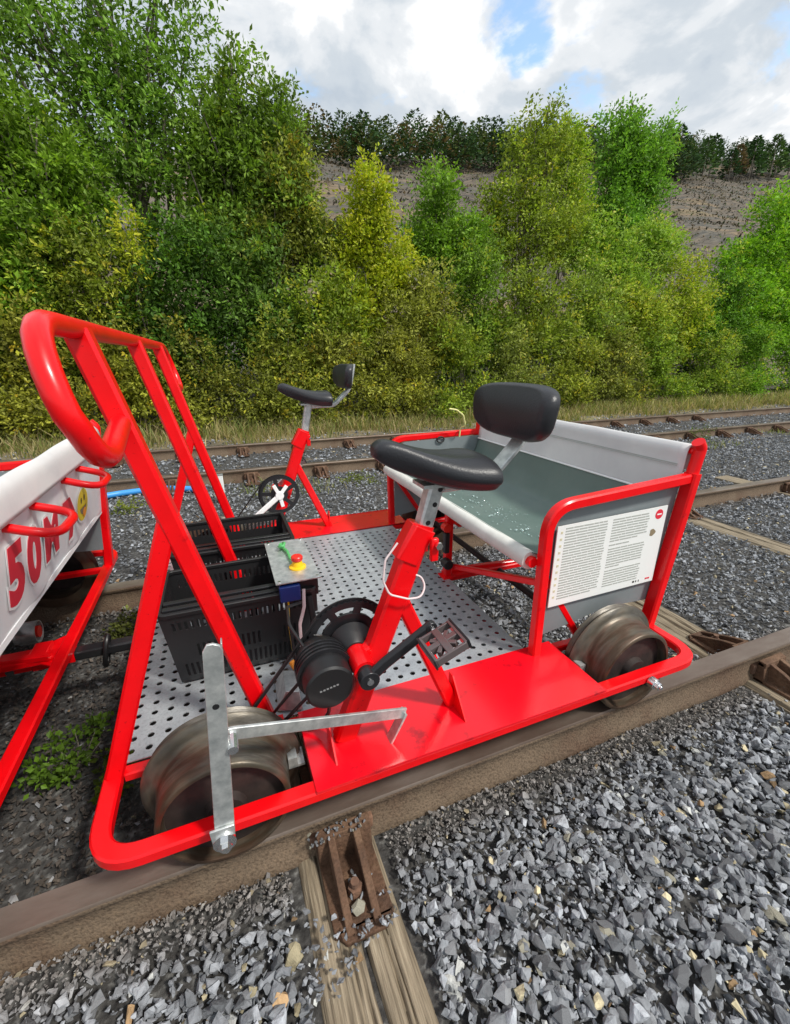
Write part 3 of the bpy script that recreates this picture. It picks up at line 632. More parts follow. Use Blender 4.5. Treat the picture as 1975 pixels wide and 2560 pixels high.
# electric motor under the near saddle
def motor(b):
    b.lathe([(-.082, .0), (-.082, .050), (-.078, .055), (-.030, .0565), (-.028, .061), (.022, .063), (.048, .052), (.048, 0)], (.150, .042, .392), n=48)
    b.rect([(.150, .062, .395), (.232, .062, .408)], .050, .045, up=(0, 1, 0), c=.3)
    b.lathe([(.002, .0), (.002, .030), (.01, .036), (.05, .056), (.05, 0)], (.232, .035, .408), n=32); cyl(b, (.232, -.050, .408), (.232, -.030, .408), .019, 20)
mo = part('motor', M['black'], cart, motor, smooth=30)
part('cooling_rib', M['blackmetal'], mo, lambda b: [b.lathe([(-.018+.012*k, .052), (-.018+.012*k, .0655), (-.013+.012*k, .0655), (-.013+.012*k, .052)], (.150, .03, .392), n=40) for k in range(4)])
part('motor_wordmark', M['wordmark'], mo, lambda b: [b.box((.128+.0075*k, -.0412, .392+.0014*k), (.0050, .0006, .0040)) for k in range(6)])
part('cable', M['black'], cart, lambda b: (b.tube(fillet([(.10, .03, .38), (.05, .06, .30), (.03, .12, .22), (.01, .16, .175)], .04), .004, 8), b.tube(fillet([(.16, .02, .34), (.155, .03, .26), (.13, .06, .19), (.06, .10, .175)], .04), .0045, 8), b.tube(fillet([(.12, .05, .43), (.09, .12, .47), (.10, .22, .46), (.15, .33, .40)], .05), .004, 8)))
part('chain_guard', M['galv'], cart, lambda b: b.add([(.045, .175, .172), (.108, .155, .172), (.112, .262, .172), (.050, .285, .172), (.070, .180, .225), (.104, .168, .225), (.110, .255, .225), (.075, .270, .225)], [(0, 1, 5, 4), (1, 2, 6, 5), (2, 3, 7, 6), (3, 0, 4, 7), (4, 5, 6, 7), (0, 3, 2, 1)]), bevel=.001)
part('cord', M['cord'], cart, lambda b: b.tube(fillet([(.322, -.006, .700), (.292, -.008, .665), (.286, -.010, .615), (.300, -.012, .580), (.345, -.014, .560), (.378, -.012, .556), (.394, .0, .575), (.388, .01, .598), (.366, .012, .606), (.366, .012, .66)], .025, 5), .0023, 8))
# bench
for s in (0, 1):
    Y = (lambda y: y) if s == 0 else MY; y = Y(.117)
    part('bench_frame', M['red'], cart, lambda b: b.rect(fillet([(.850, y, .166), (.838, y, .672-.017*s), (1.395, y, .703-.036*s)], .092, 9), .032, .032, up=(0, 1, 0)))
    part('rear_post', M['red'], cart, lambda b: (b.rect([(1.352, y-.002*(1-2*s), .166), (1.412, y-.002*(1-2*s), .720)], .034, .044, up=(0, 1, 0)), b.tube(fillet([(1.410, y, .700), (1.424, y, .800), (1.406, y, .822)], .02, 6), .019, 14, up=(0, 1, 0))))
    part('bench_brace', M['red'], cart, lambda b: b.rect([(.856, Y(.145), .46), (1.05, Y(.145), .175)], .022, .022, up=(0, 1, 0)))
    sp = part('side_panel', M['panel'], cart, lambda b: b.prism([(.862, .215), (.857, .600), (.885, .645-.02*s), (.93, .662-.022*s), (1.392, .685-.036*s), (1.350, .25), (1.16, .262), (1.0, .235)], 'y', Y(.136), Y(.140)))
part('bench_tube', M['red'], cart, lambda b: cyl(b, (.815, .130, .497), (.835, MY(.130), .497), .016, 14))
part('bench_tube', M['red'], cart, lambda b: cyl(b, (1.418, .13, .787), (1.418, MY(.13), .787), .010, 14))
part('front_roll', M['whiteroll'], cart, lambda b: b.tube([(.817+.001*math.sin(k*2), .148+k*(1.214)/10, .497) for k in range(11)], lambda t: .0285+.0005*math.sin(t*25), 22), smooth=60)
part('end_plug', M['redp'], cart, lambda b: cyl(b, (.817, .136, .497), (.817, .150, .497), .017, 20))
def cloth(name, material, sec, y0, y1, ny, wav, solid=.003, fn=None):
    """a sheet whose (x,z) section runs along y, with slight waves"""
    S = [Vector((a, 0, b_)) for a, b_ in sec]; seg = []
    for i in range(len(S)-1):
        for k in range(6): seg.append(S[i].lerp(S[i+1], k/6))
    seg.append(S[-1])
    for _ in range(4): seg = [seg[0]]+[(seg[i-1]+seg[i]*2+seg[i+1])/4 for i in range(1, len(seg)-1)]+[seg[-1]]
    b = MB(); m = len(seg)
    for j in range(ny+1):
        y = y0+(y1-y0)*j/ny
        for i, p in enumerate(seg):
            e = math.sin(math.pi*i/(m-1))*math.sin(math.pi*j/ny)
            nz = noise.noise(Vector((p.x*7+2, y*5, p.z*7)))*wav*(.25+e)
            q = Vector((p.x-nz*.6, y, p.z+nz)); 
            if fn: q = fn(q, i/(m-1), j/ny)
            b.v.append(tuple(q))
    for j in range(ny):
        for i in range(m-1): b.f.append((j*m+i, j*m+i+1, (j+1)*m+i+1, (j+1)*m+i)); b.mi.append(0)
    return b.build(name, material, cart, smooth=80, solid=solid)
def sag(q, u, v): q.z -= .030*math.sin(math.pi*v)*math.sin(math.pi*min(1, u*1.5)); return q
seat_sec = [(.820, .525), (.86, .508), (.96, .478), (1.10, .455), (1.23, .448), (1.315, .470), (1.362, .545), (1.392, .640)]
cloth('bench_seat', M['canvas'], seat_sec, .142, MY(.142), 60, .010, fn=sag)
flap = cloth('bench_flap', M['white'], [(1.388, .632), (1.396, .70), (1.400, .752), (1.3995, .790), (1.418, .813), (1.4385, .790), (1.440, .720)], .140, MY(.140), 40, .003)
part('seam', M['print'], flap, lambda b: (b.rect([(1.3935, .16, .742), (1.3935, MY(.16), .742)], .0015, .003), b.rect([(1.3915, .16, .737), (1.3915, MY(.16), .737)], .002, .0012)))
part('hem', M['paperwhite'], flap, lambda b: b.tube([(1.3845, .142, .633), (1.3845, MY(.142), .633)], .004, 8))
def drops(b):
    rr = random.Random(5)
    for _ in range(260):
        u, v = rr.gauss(1.14, .085), rr.gauss(.60, .20)
        if not (.95 < u < 1.30 and .22 < v < 1.2): continue
        s_ = rr.uniform(.002, .0065); z_ = np.interp(u, [p[0] for p in seat_sec], [p[1] for p in seat_sec])-.030*math.sin(math.pi*(v-.142)/1.226)*.9
        b.lathe([(.0, s_), (s_*.55, s_*.7), (s_*.8, 0), (-.002, 0)], (u, v, z_+.004), 'z', 6)
part('water_drops', M['water'], cart, drops, smooth=60)['kind'] = 'stuff'
part('support_post', M['red'], cart, lambda b: (b.rect([(.842, .70, .166), (.842, .70, .475)], .032, .032, up=(0, 1, 0)), b.box((.842, .70, .168), (.06, .06, .006))))
part('clamp', M['black'], cart, lambda b: (b.lathe([(-.02, .0), (-.02, .022), (.02, .022), (.02, 0)], (.822, .668, .245), 'y', 16), b.box((.818, .675, .34), (.022, .026, .09)), b.box((.822, .70, .415), (.04, .03, .012))), bevel=.003)
part('clamp_knob', M['redp'], cart, lambda b: (cyl(b, (.815, .66, .41), (.815, .69, .41), .018, 16), cyl(b, (.875, .66, .43), (.875, .70, .43), .022, 16)))
part('bench_brace', M['red'], cart, lambda b: b.rect([(.862, .69, .215), (.856, .134, .420)], .022, .022))
part('lashing_ring', M['black'], cart, lambda b: b.tube([(1.135+.022*math.cos(a), 1.362, .640+.016*math.sin(a)) for a in [k*math.pi/10 for k in range(20)]], .004, 8, up=(0, 1, 0), closed=True))
part('strap', M['lcord'], cart, lambda b: b.tube(fillet([(1.150, 1.30, .816), (1.195, 1.30, .808), (1.238, 1.30, .778), (1.262, 1.31, .715), (1.264, 1.37, .700), (1.262, 1.376, .62)], .03, 5), .0045, 8))
for ya, yb in ((.405, .575), (.85, 1.02)):
    part('grab_loop', M['red'], cart, lambda b: b.tube(fillet([(1.405, ya, .712), (1.522, ya-.004, .672), (1.522, yb+.004, .672), (1.405, yb, .712)], .075, 8), .0115, 14))
# control box
cb = part('control_box', M['black'], cart, lambda b: (b.box((.153, .505, .425), (.118, .28, .060)), b.box((.185, .49, .36), (.05, .20, .08))), bevel=.003)
part('lid', M['galv'], cb, lambda b: b.box((.153, .505, .4605), (.132, .315, .003)))
part('battery', M['bluep'], cb, lambda b: b.box((.125, .352, .425), (.060, .018, .050)), bevel=.003)
eb = part('emergency_button', M['redp'], cb, lambda b: b.lathe([(.024, 0), (.024, .016), (.028, .018), (.036, .018), (.040, .015), (.040, 0)], (.164, .435, .4625), 'z', 24), bevel=.001)
part('button_base', M['yellowp'], cb, lambda b: b.lathe([(.0, 0), (.0, .026), (.005, .026), (.008, .018), (.023, .014), (.023, 0)], (.164, .435, .4625), 'z', 24))
part('cable', M['greenp'], cb, lambda b: (b.tube(fillet([(.135, .63, .462), (.150, .60, .482), (.140, .56, .486), (.125, .575, .480), (.135, .605, .468), (.150, .55, .470), (.150, .49, .472), (.158, .465, .470)], .03, 5), .0045, 8)))
part('cable_gland', M['greenp'], cb, lambda b: cyl(b, (.140, .60, .463), (.140, .60, .478), .010, 12))
part('screw', M['chrome'], cb, lambda b: [cyl(b, (x, y, .462), (x, y, .465), .005, 8) for x in (.098, .209) for y in (.358, .652)])
part('cable', M['cord'], cart, lambda b: b.tube(fillet([(.165, .352, .43), (.160, .335, .38), (.142, .325, .33), (.140, .32, .26), (.150, .31, .19)], .03, 5), .005, 8))
part('cable', M['black'], cart, lambda b: (b.tube(fillet([(.180, .36, .40), (.185, .335, .33), (.180, .33, .26), (.165, .30, .20)], .03, 5), .010, 10), b.tube(fillet([(.110, .35, .40), (.115, .335, .30), (.118, .32, .20), (.10, .28, .175)], .03, 5), .0045, 8)))
part('cable', M['yellowp'], cart, lambda b: b.tube(fillet([(.118, .352, .41), (.112, .338, .32), (.116, .33, .22)], .03, 5), .003, 8))
part('plug', M['orange'], cart, lambda b: cyl(b, (.108, .325, .205), (.120, .300, .190), .011, 12), bevel=.001)
part('plug', M['chrome'], cart, lambda b: (cyl(b, (.128, .318, .20), (.148, .290, .195), .010, 12), cyl(b, (.148, .290, .195), (.155, .282, .193), .013, 6)))
# carts copied here: everything above is shared with the cart in front
OFF = (-1.925, 0, 0)
cart2 = copy_tree(cart, None, OFF)
cart2['label'] = 'partly visible red pedal cart behind the 50M banner, cut off by the left edge'
for ch in cart2.children:
    if ch.name.split('.')[0] in ('control_box', 'plug', 'cord', 'strap'):
        for g in list(ch.children): bpy.data.objects.remove(g)
        bpy.data.objects.remove(ch)
# notice board on the side of the first cart only
nb = part('notice_board', M['board'], cart, lambda b: b.prism([(.886, .331), (.884, .606), (1.337, .616), (1.339, .337)], 'y', .121, .1245))
def txt(b):
    rr = random.Random(3); z0 = .596
    for col in ((.905, 1.082), (1.102, 1.262)):
        z_ = z0; x_off = 0; k = 0
        while z_ > .356:
            last = rr.random() < .22; x = col[0]+(.010 if col[0] < 1 else 0); end = col[1]-(rr.uniform(.03, .12) if last else rr.uniform(0, .008))
            while x < end:
                w_ = rr.uniform(.015, .050); w_ = min(w_, end-x); b.box((x+w_/2, .1207, z_+.0045*(x-.9)*2), (w_, .0006, .0048)); x += w_+.0028
            z_ -= .0092; k += 1
            if last: z_ -= .005
part('printed_text', M['print'], nb, txt, smooth=None)
part('printed_icon', M['icon'], nb, lambda b: [b.box((.901, .1207, .585-.022*k), (.008, .0006, .008)) for k in range(11)], smooth=None)
lg = part('printed_logo', M['logo'], nb, lambda b: (cyl(b, (1.303, .1209, .590), (1.303, .1203, .590), .017, 28), [b.box((1.283+.011*k, .1206, .352), (.009, .0006, .006)) for k in (2, 3)]))
part('logo_bar', M['paperwhite'], nb, lambda b: b.box((1.303, .1200, .590), (.020, .0005, .0045)))
part('printed_logo', M['brown'], nb, lambda b: b.add([(1.288+.013*math.cos(a)*(1+.25*math.cos(3*a)), .1206, .527+.013*math.sin(a)) for a in [k*math.pi/8 for k in range(16)]], [tuple(range(16))]), smooth=None)
part('printed_logo', M['printdark'], nb, lambda b: [b.box((1.246+.012*k, .1206, .350), (.009 if k == 0 else .004, .0006, .007)) for k in range(3)], smooth=None)

# ------------------------------------------------------------------ banner hung on the second cart
def letters(text, size, bold, material, parent, origin, name, wx=1.0):
    cu = bpy.data.curves.new(name, 'FONT'); cu.body = text; cu.size = size; cu.offset = bold; cu.extrude = .0004; cu.resolution_u = 4
    tmp = bpy.data.objects.new('tmp', cu); me = bpy.data.meshes.new_from_object(tmp); bpy.data.objects.remove(tmp); bpy.data.curves.remove(cu)
    me.name = name; V = np.array([v.co for v in me.vertices]); 
    out = np.zeros_like(V); z = origin[1]+V[:, 1]; out[:, 1] = origin[0]+V[:, 0]*wx; out[:, 2] = z; out[:, 0] = bx(z)+.0035+(V[:, 2]-.0)+bold*.05+(0 if bold > .011 else .0012)
    c = (out.min(0)+out.max(0))/2
    for v, p in zip(me.vertices, out-c): v.co = p
    return finish(name, me, material, parent, c)
def bx(z): return -.502-.17*(.72-z)
bb = MB(); ny, nz_ = 70, 16
for j in range(ny+1):
    y = -.30+(1.405+.30)*j/ny
    for i in range(nz_+1):
        z = .738-(.738-.425)*i/nz_; x = bx(z)+.0028*math.sin(y*17+z*9)*(i/nz_)
        if j == ny: z -= .006*(i/nz_); 
        bb.v.append((x, y+(.05*(i/nz_)**2 if j == ny else 0), z-.012*math.sin(y*5)*(i/nz_)**3*.5))
for j in range(ny):
    for i in range(nz_): q = j*(nz_+1)+i; bb.f.append((q, q+1, q+nz_+2, q+nz_+1)); bb.mi.append(0)
ban = bb.build('banner', M['banner'], None, smooth=80, solid=.002)
tag(ban, 'white vinyl banner with red 50M, an arrowhead and a yellow smiley face', 'banner')
part('hem', M['paperwhite'], ban, lambda b: b.rect([(bx(.432)+.002, -.30, .434), (bx(.432)+.002, 1.40, .434)], .004, .018, up=(0, 0, 1)))
part('eyelet', M['galv'], ban, lambda b: [b.lathe([(.0, .004), (.0, .009), (.002, .009), (.002, .004)], (bx(.722)+.003, y, .722), 'x', 14) for y in (.32, .58, .84, 1.10, 1.36)])
for tx, y, z, s_, wx in (('5', .392, .506, .20, 1.0), ('0', .520, .500, .20, .92), ('M', .650, .514, .17, .95)):
    letters(tx, s_, .018, M['paperwhite'], ban, (y, z), 'letter_outline', wx); letters(tx, s_, .0105, M['logo'], ban, (y, z), 'letter', wx)
arrow = [(.825, .634), (.905, .634), (.958, .570), (.915, .490), (.870, .490), (.905, .568), (.868, .594), (.825, .594)]
part('arrowhead', M['logo'], ban, lambda b: b.add([(bx(z)+.0068, y, z) for y, z in arrow], [tuple(range(8))]), smooth=None)
part('arrow_outline', M['paperwhite'], ban, lambda b: b.add([(bx(z)+.0050, .885+(y-.885)*1.30, .563+(z-.563)*1.16) for y, z in arrow], [tuple(range(8))]), smooth=None)
def ell(cy, cz, ry, rz, d): return lambda b: b.add([(bx(cz+rz*math.sin(a))+d, cy+ry*math.cos(a), cz+rz*math.sin(a)) for a in [k*math.pi/14 for k in range(28)]], [tuple(range(28))])
part('smiley', M['yellow'], ban, ell(1.062, .560, .072, .060, .0066), smooth=None)
part('smiley_outline', M['paperwhite'], ban, ell(1.062, .560, .080, .068, .0052), smooth=None)
part('smiley_eye', M['printdark'], ban, ell(1.041, .580, .007, .011, .0078), smooth=None); part('smiley_eye', M['printdark'], ban, ell(1.081, .582, .007, .011, .0078), smooth=None)
part('smiley_mouth', M['brown'], ban, lambda b: b.add([(bx(.545+.020*math.sin(a))+.0076, 1.065+.042*math.cos(a), .550+.026*math.sin(a)*(1 if math.sin(a) < 0 else .1)) for a in [k*math.pi/10 for k in range(20)]], [tuple(range(20))]), smooth=None)
part('smiley_tongue', M['orange'], ban, ell(1.075, .528, .022, .017, .0086), smooth=None)
# ------------------------------------------------------------------ coupling between the carts
tb = empty('tow_bar', (-.6, .755, .13), 'black and red tow bar coupling the two pedal carts above the track', 'tow bar')
part('bar', M['red'], tb, lambda b: (b.box((-.80, .755, .128), (.26, .055, .05)), b.box((-.655, .755, .136), (.05, .075, .062)), b.box((-.60, .755, .125), (.07, .05, .05))), bevel=.003)
part('drawbar', M['blackmetal'], tb, lambda b: b.rect([(-.565, .755, .118), (-.34, .755, .118)], .045, .035), bevel=.002)
part('shackle', M['black'], tb, lambda b: b.tube([(-.47+.012*math.sin(a), .735+.045*math.cos(a)*.6, .118+.055*math.sin(a)) for a in [k*math.pi/10 for k in range(20)]], .008, 10, up=(1, 0, 0), closed=True))
part('bracket', M['red'], tb, lambda b: b.prism([(-.68, .72), (-.60, .66), (-.60, .85), (-.68, .79)], 'z', .142, .147))
part('pin', M['chrome'], tb, lambda b: (cyl(b, (-.73, .70, .13), (-.73, .728, .13), .012, 10),))
cup = empty('steel_cup', (-.775, 1.0, .10), 'shiny steel cap lying at the lower edge of the 50M banner', 'cap')
part('shell', M['galv'], cup, lambda b: b.lathe([(-.035, .0), (-.035, .036), (-.02, .042), (.035, .042), (.035, .037), (-.015, .034), (-.025, 0)], (-.775, .985, .105), 'x', 28))
part('insert', M['redp'], cup, lambda b: cyl(b, (-.755, .985, .105), (-.738, .985, .105), .022, 16))
for o in cup.children: pass
# ------------------------------------------------------------------ baskets
def basket(y0, y1, label):
    t = empty('plastic_basket', (-.01, (y0+y1)/2, .17), label, 'basket', 'black baskets on the cart floor')
    xa, xb, zt, zb = -.225, .200, .420, .176; ins = .022
    C = lambda x, y, k: (x+(ins if x < 0 else -ins)*(1-k), y+(ins*1.3 if y < (y0+y1)/2 else -ins*1.3)*(1-k), zb+(zt-zb)*k)
    def wall(p, q, nu, name='wall'):
        b = MB(); nv = 26; ni = nu*2+1; idx = {}
        def v(i, j):
            if (i, j) not in idx:
                u, k = i/ni, j/nv; a, c = C(*p, k), C(*q, k); idx[(i, j)] = len(b.v); b.v.append(tuple(a[m]+(c[m]-a[m])*u for m in range(3)))
            return idx[(i, j)]
        for i in range(ni):
            for j in range(nv):
                slot = i % 2 == 1 and (2 <= j < 7 or 20 <= j < 23 or (9 <= j < 14 and (i//2) % 8 > 3)) and 1 < i < ni-2
                if name == 'end' and i % 2 == 1 and 14 <= j < 20 and 3 < i < ni-4: slot = True
                if not slot: b.f.append((v(i, j), v(i+1, j), v(i+1, j+1), v(i, j+1))); b.mi.append(0)
        return b.build('wall', M['black'], t, smooth=None, solid=.0025)
    wall((xa, y0), (xb, y0), 26); wall((xa, y1), (xb, y1), 26); wall((xa, y0), (xa, y1), 14, 'end'); wall((xb, y0), (xb, y1), 14, 'end')
    part('bottom', M['black'], t, lambda b: b.box((-.0125, (y0+y1)/2, .175), (xb-xa-2*ins-.004, y1-y0-2.6*ins-.004, .004)))
    part('rim', M['black'], t, lambda b: b.rect(fillet([(xa, y0, zt), (xb, y0, zt), (xb, y1, zt), (xa, y1, zt)], .02, 4, closed=True), .014, .012, closed=True))
    for yy in (y0+.018, y0+.052): part('handle', M['blackmetal'], t, lambda b: b.rect(fillet([(xa+.01, yy, zt+.008), (xb-.01, yy, zt+.008)], 0), .018, .007), bevel=.002)
    return t
basket(.36, .635, 'black slotted plastic basket beside the control box, nearer of the two on the cart floor')
basket(.755, 1.085, 'black slotted plastic basket at the far side of the cart floor, behind the other basket')

# ------------------------------------------------------------------ vegetation
rl = np.random.default_rng(21)
def norm(v): return v/np.maximum(np.linalg.norm(v, axis=-1, keepdims=True), 1e-6)
def leaf_quads(P, D, L, Wd, T, r):
    """rhombic leaves at P pointing along D"""
    n = len(P); Nn = norm(r.normal(0, 1, (n, 3))*.75+np.array([-.1, -.35, .85])); S = norm(np.cross(D, Nn)); Nn = np.cross(S, D)
    L = L[:, None]; Wd = Wd[:, None]; fold = .12*L
    V = np.stack([P, P+D*L*.45+S*Wd*.5+Nn*fold, P+D*L, P+D*L*.45-S*Wd*.5+Nn*fold], 1)
    return V.reshape(-1, 3), np.repeat(T, 4, 0)
def sprays(r, blobs, n_sprays, per, slen, leaf, tone, var, upness=.6, droop=.25, front=.62, shell=.55, yellow=.0, base=None):
    """blobs: (cx,cy,cz,rx,ry,rz). Twigs start inside them and carry leaves on both sides"""
    bl = []
    for q in blobs:
        big = q[3] > .3
        for _ in range(9 if big else 2):
            dd = r.normal(0, 1, 3); dd /= np.linalg.norm(dd); s_ = r.uniform(.28, .50) if big else .7
            bl.append((q[0]+dd[0]*q[3]*.72, q[1]+dd[1]*q[4]*.6, q[2]+dd[2]*q[5]*.72, q[3]*s_, q[4]*s_*1.15, q[5]*s_*r.uniform(.8, 1.25)))
        bl.append((q[0], q[1]+.12, q[2], q[3]*.6, q[4]*.5, q[5]*.6))
    B = np.array(bl, float); wgt = (B[:, 3]*B[:, 5])**.9; wgt /= wgt.sum(); k = r.choice(len(B), n_sprays, p=wgt); b = B[k]
    d = norm(r.normal(0, 1, (n_sprays, 3))); d[:, 1] = np.where(r.random(n_sprays) < front, -np.abs(d[:, 1]), d[:, 1])
    rad = shell+(1-shell)*r.random(n_sprays)**.6
    lump = 1+.16*np.sin(d[:, 0]*7+b[:, 0]*3)+.14*np.sin(d[:, 2]*9+b[:, 2]*2+d[:, 1]*5)
    P = b[:, :3]+d*b[:, 3:]*(rad*lump)[:, None]
    dirn = norm(d*np.array([1, 1, .5])+np.array([0, 0, upness])+r.normal(0, .35, (n_sprays, 3)))
    SL_ = slen*r.uniform(.5, 1.3, n_sprays)
    t = np.tile(np.linspace(.08, 1, per), (n_sprays, 1))+r.uniform(-.04, .04, (n_sprays, per))
    Q = P[:, None]+dirn[:, None]*(t*SL_[:, None])[..., None]; Q[..., 2] -= droop*SL_[:, None]*t**2
    side = norm(r.normal(0, 1, (n_sprays, per, 3))); Q = Q+side*leaf*.55
    ld = norm(dirn[:, None]*.6+side*.9+np.array([0, 0, -.25])); 
    lv = leaf*r.uniform(.6, 1.25, (n_sprays, per))
    tn = np.array(tone)[None]*np.exp(r.normal(0, var, (n_sprays, 1))); 
    yl = r.random(n_sprays) < yellow; tn[yl] = tn[yl]*np.array([2.0, 1.45, .9])
    tn = np.repeat(tn[:, None], per, 1)*np.array([2.40, 2.22, 1.15])*np.exp(r.normal(0, .22, (n_sprays, per, 1)))
    keep = Q[..., 2] > -.12
    return Q[keep], ld[keep], lv[keep], (lv*r.uniform(.42, .62, lv.shape))[keep], np.clip(tn[keep], .004, .5)
def limb(b, p0, p1, r0, r1, seed, wob=.12, n=7):
    rr = random.Random(seed); p0, p1 = Vector(p0), Vector(p1); L = (p1-p0).length; pts = []
    for k in range(n): t = k/(n-1); pts.append(p0.lerp(p1, t)+Vector((rr.uniform(-1, 1), rr.uniform(-1, 1), 0))*wob*L*.3*math.sin(math.pi*t))
    b.tube(pts, lambda t: r0+(r1-r0)*t, 7, up=(.3, 1, .1))
    return pts
def plant(name, label, cat, base, blobs, ns, per, slen, leaf, tone, var=.28, trunk=.05, group=None, material='leaf', crown='crown', limbs=True, **k):
    x, y = base; z = float(gz(np.array([x]), np.array([y]))[0]) if y < 9 else -.15
    t = empty(name, (x, y, z), label, cat, group)
    P, Dn, L, Wd, T = sprays(rl, blobs, int(ns*.97), per, slen, leaf*1.14, tone, var, **k)
    V, C = leaf_quads(P, Dn, L, Wd, T, rl); F = np.arange(len(V)).reshape(-1, 4)
    quads(crown, V, F, M[material], t, C)
    b = MB(); top = max(blobs, key=lambda q: q[2]+q[5]); tip = (top[0], top[1], top[2]+top[5]*.75)
    pts = limb(b, (x, y, z-.03), tip, trunk, trunk*.18, ns, n=10)
    if limbs:
        rr = random.Random(ns)
        for q in blobs:
            for _ in range(4):
                u = rr.uniform(.15, .6); i = int(u*9); e = (q[0]+rr.uniform(-.8, .8)*q[3], q[1]+rr.uniform(-.9, .3)*q[4], q[2]+rr.uniform(-.2, .85)*q[5])
                if e[2] > pts[i].z: limb(b, pts[i], e, trunk*(1-u)*.6, trunk*.10, rr.random(), n=6)
    b.build('trunk', M['bark'], t, smooth=60)
    return t
DG, MG, YG, OL, BG, TN = (.030, .068, .016), (.060, .118, .020), (.165, .215, .024), (.105, .130, .030), (.085, .165, .022), (.13, .115, .05)
# tall trees behind the hedge
plant('willow_tree', 'tall airy willow at the left edge, its thin branches reaching above the frame', 'tree', (-.9, 9.6),
      [(-1.0, 9.6, 6.6, .75, .7, 2.1), (-2.2, 9.6, 5.2, .9, .8, 1.2), (-.1, 9.5, 5.3, .75, .7, 1.4), (-2.7, 9.7, 6.7, .8, .6, .9), (.1, 9.6, 7.2, .5, .5, .9), (-1.3, 9.5, 4.2, 1.2, .8, .9)], 1550, 16, .62, .085, (.060, .115, .030), .30, trunk=.13, upness=.5, droop=.5, shell=.15)
plant('tree', 'leafy dark green tree with a ragged pointed top, right of the tall willow', 'tree', (.95, 8.9),
      [(.95, 8.9, 4.5, .42, .5, 1.35), (1.55, 8.9, 4.4, .40, .5, 1.15), (.5, 8.8, 4.0, .6, .55, .9), (1.2, 8.7, 3.3, 1.1, .7, .9), (.2, 8.8, 2.9, .8, .6, .8), (1.9, 8.8, 3.1, .5, .5, .8), (.92, 8.9, 5.5, .15, .2, .5)], 2500, 14, .42, .085, (.060, .105, .026), .30, trunk=.09, shell=.3, yellow=.03)
plant('tree', 'dense bright green tree filling the left edge below the tall willow', 'tree', (-2.3, 8.6),
      [(-2.4, 8.6, 4.0, .9, .7, .95), (-1.6, 8.5, 3.1, .9, .6, .9), (-2.8, 8.4, 2.6, .9, .6, .9), (-3.6, 8.6, 3.5, .8, .6, 1.2)], 2200, 14, .42, .085, (.068, .122, .022), .28, trunk=.09, shell=.4, droop=.45)
plant('tree', 'tree with reddish brown leaf tips, in the middle of the left hedge', 'tree', (1.5, 8.5),
      [(1.45, 8.5, 3.1, .75, .5, 1.0), (1.75, 8.45, 3.9, .4, .4, .7)], 900, 13, .38, .075, (.085, .105, .032), .35, trunk=.06, shell=.45, yellow=.06)
plant('tree', 'slender bright yellow-green tree, just left of the bare hillside', 'tree', (3.1, 8.3),
      [(3.1, 8.3, 3.6, .32, .35, .85), (3.0, 8.25, 2.5, .68, .45, .85), (3.5, 8.3, 2.6, .4, .4, .6), (2.6, 8.2, 1.9, .5, .4, .6)], 1500, 14, .36, .075, YG, .24, trunk=.05, shell=.3, yellow=.05)
plant('birch_tree', 'small dark green birch with a pointed top, left of the olive coloured one', 'tree', (4.9, 9.1),
      [(4.85, 9.1, 4.45, .26, .35, .75), (5.0, 9.1, 3.5, .75, .5, .85), (5.5, 9.1, 3.3, .5, .4, .75)], 1250, 14, .34, .075, (.070, .135, .026), .24, trunk=.05, shell=.3)
plant('birch_tree', 'broad olive yellow birch with wispy twigs on top, in the centre of the hedge', 'tree', (7.6, 9.5),
      [(7.75, 9.5, 5.0, .95, .6, 1.15), (7.3, 9.5, 3.7, 1.45, .7, 1.1), (8.5, 9.5, 4.0, .95, .6, 1.1), (7.9, 9.5, 6.1, .22, .25, .55), (7.35, 9.5, 5.8, .18, .2, .4), (6.6, 9.4, 3.9, .5, .5, .8)], 1450, 14, .45, .078, (.090, .128, .028), .30, trunk=.07, shell=.25, yellow=.06)
plant('birch_tree', 'narrow light green birch standing between the olive birch and the tallest one', 'tree', (9.5, 10.6),
      [(9.5, 10.6, 5.8, .36, .4, .95), (9.6, 10.6, 4.5, .65, .5, 1.0)], 850, 14, .38, .085, (.115, .185, .028), .22, trunk=.05, shell=.3)
plant('birch_tree', 'tallest birch on the right, dark green with a bright spiky top above the skyline', 'tree', (12.1, 11.1),
      [(12.0, 11.1, 7.1, .45, .5, 1.0), (11.7, 11.1, 5.9, 1.0, .7, 1.1), (12.9, 11.1, 6.0, .85, .7, .95), (13.35, 11.1, 6.9, .22, .3, .6), (12.3, 11.0, 4.7, 1.3, .8, 1.1), (11.25, 11.1, 6.9, .2, .3, .4)], 2500, 14, .46, .095, (.065, .140, .032), .28, trunk=.10, shell=.35)
plant('tree', 'large bright green tree cut off by the right edge', 'tree', (16.0, 9.0),
      [(16.3, 9.0, 4.6, 1.2, .8, 1.1), (15.6, 8.9, 3.3, 1.4, .8, 1.1), (17.4, 8.9, 3.2, 1.3, .8, 1.2), (14.8, 8.7, 2.5, .9, .6, .9), (16.4, 8.7, 1.9, 1.5, .7, 1.0)], 3200, 14, .48, .095, (.085, .180, .022), .26, trunk=.09, shell=.45)
plant('tree', 'light green leaning bush tree under the tallest birch', 'tree', (9.8, 9.0),
      [(9.6, 9.0, 3.4, .8, .5, .9), (10.5, 8.9, 2.8, .8, .5, .8), (11.7, 9.2, 3.7, .8, .5, .8)], 1300, 14, .44, .085, (.115, .190, .048), .24, trunk=.05, shell=.35, droop=.45)
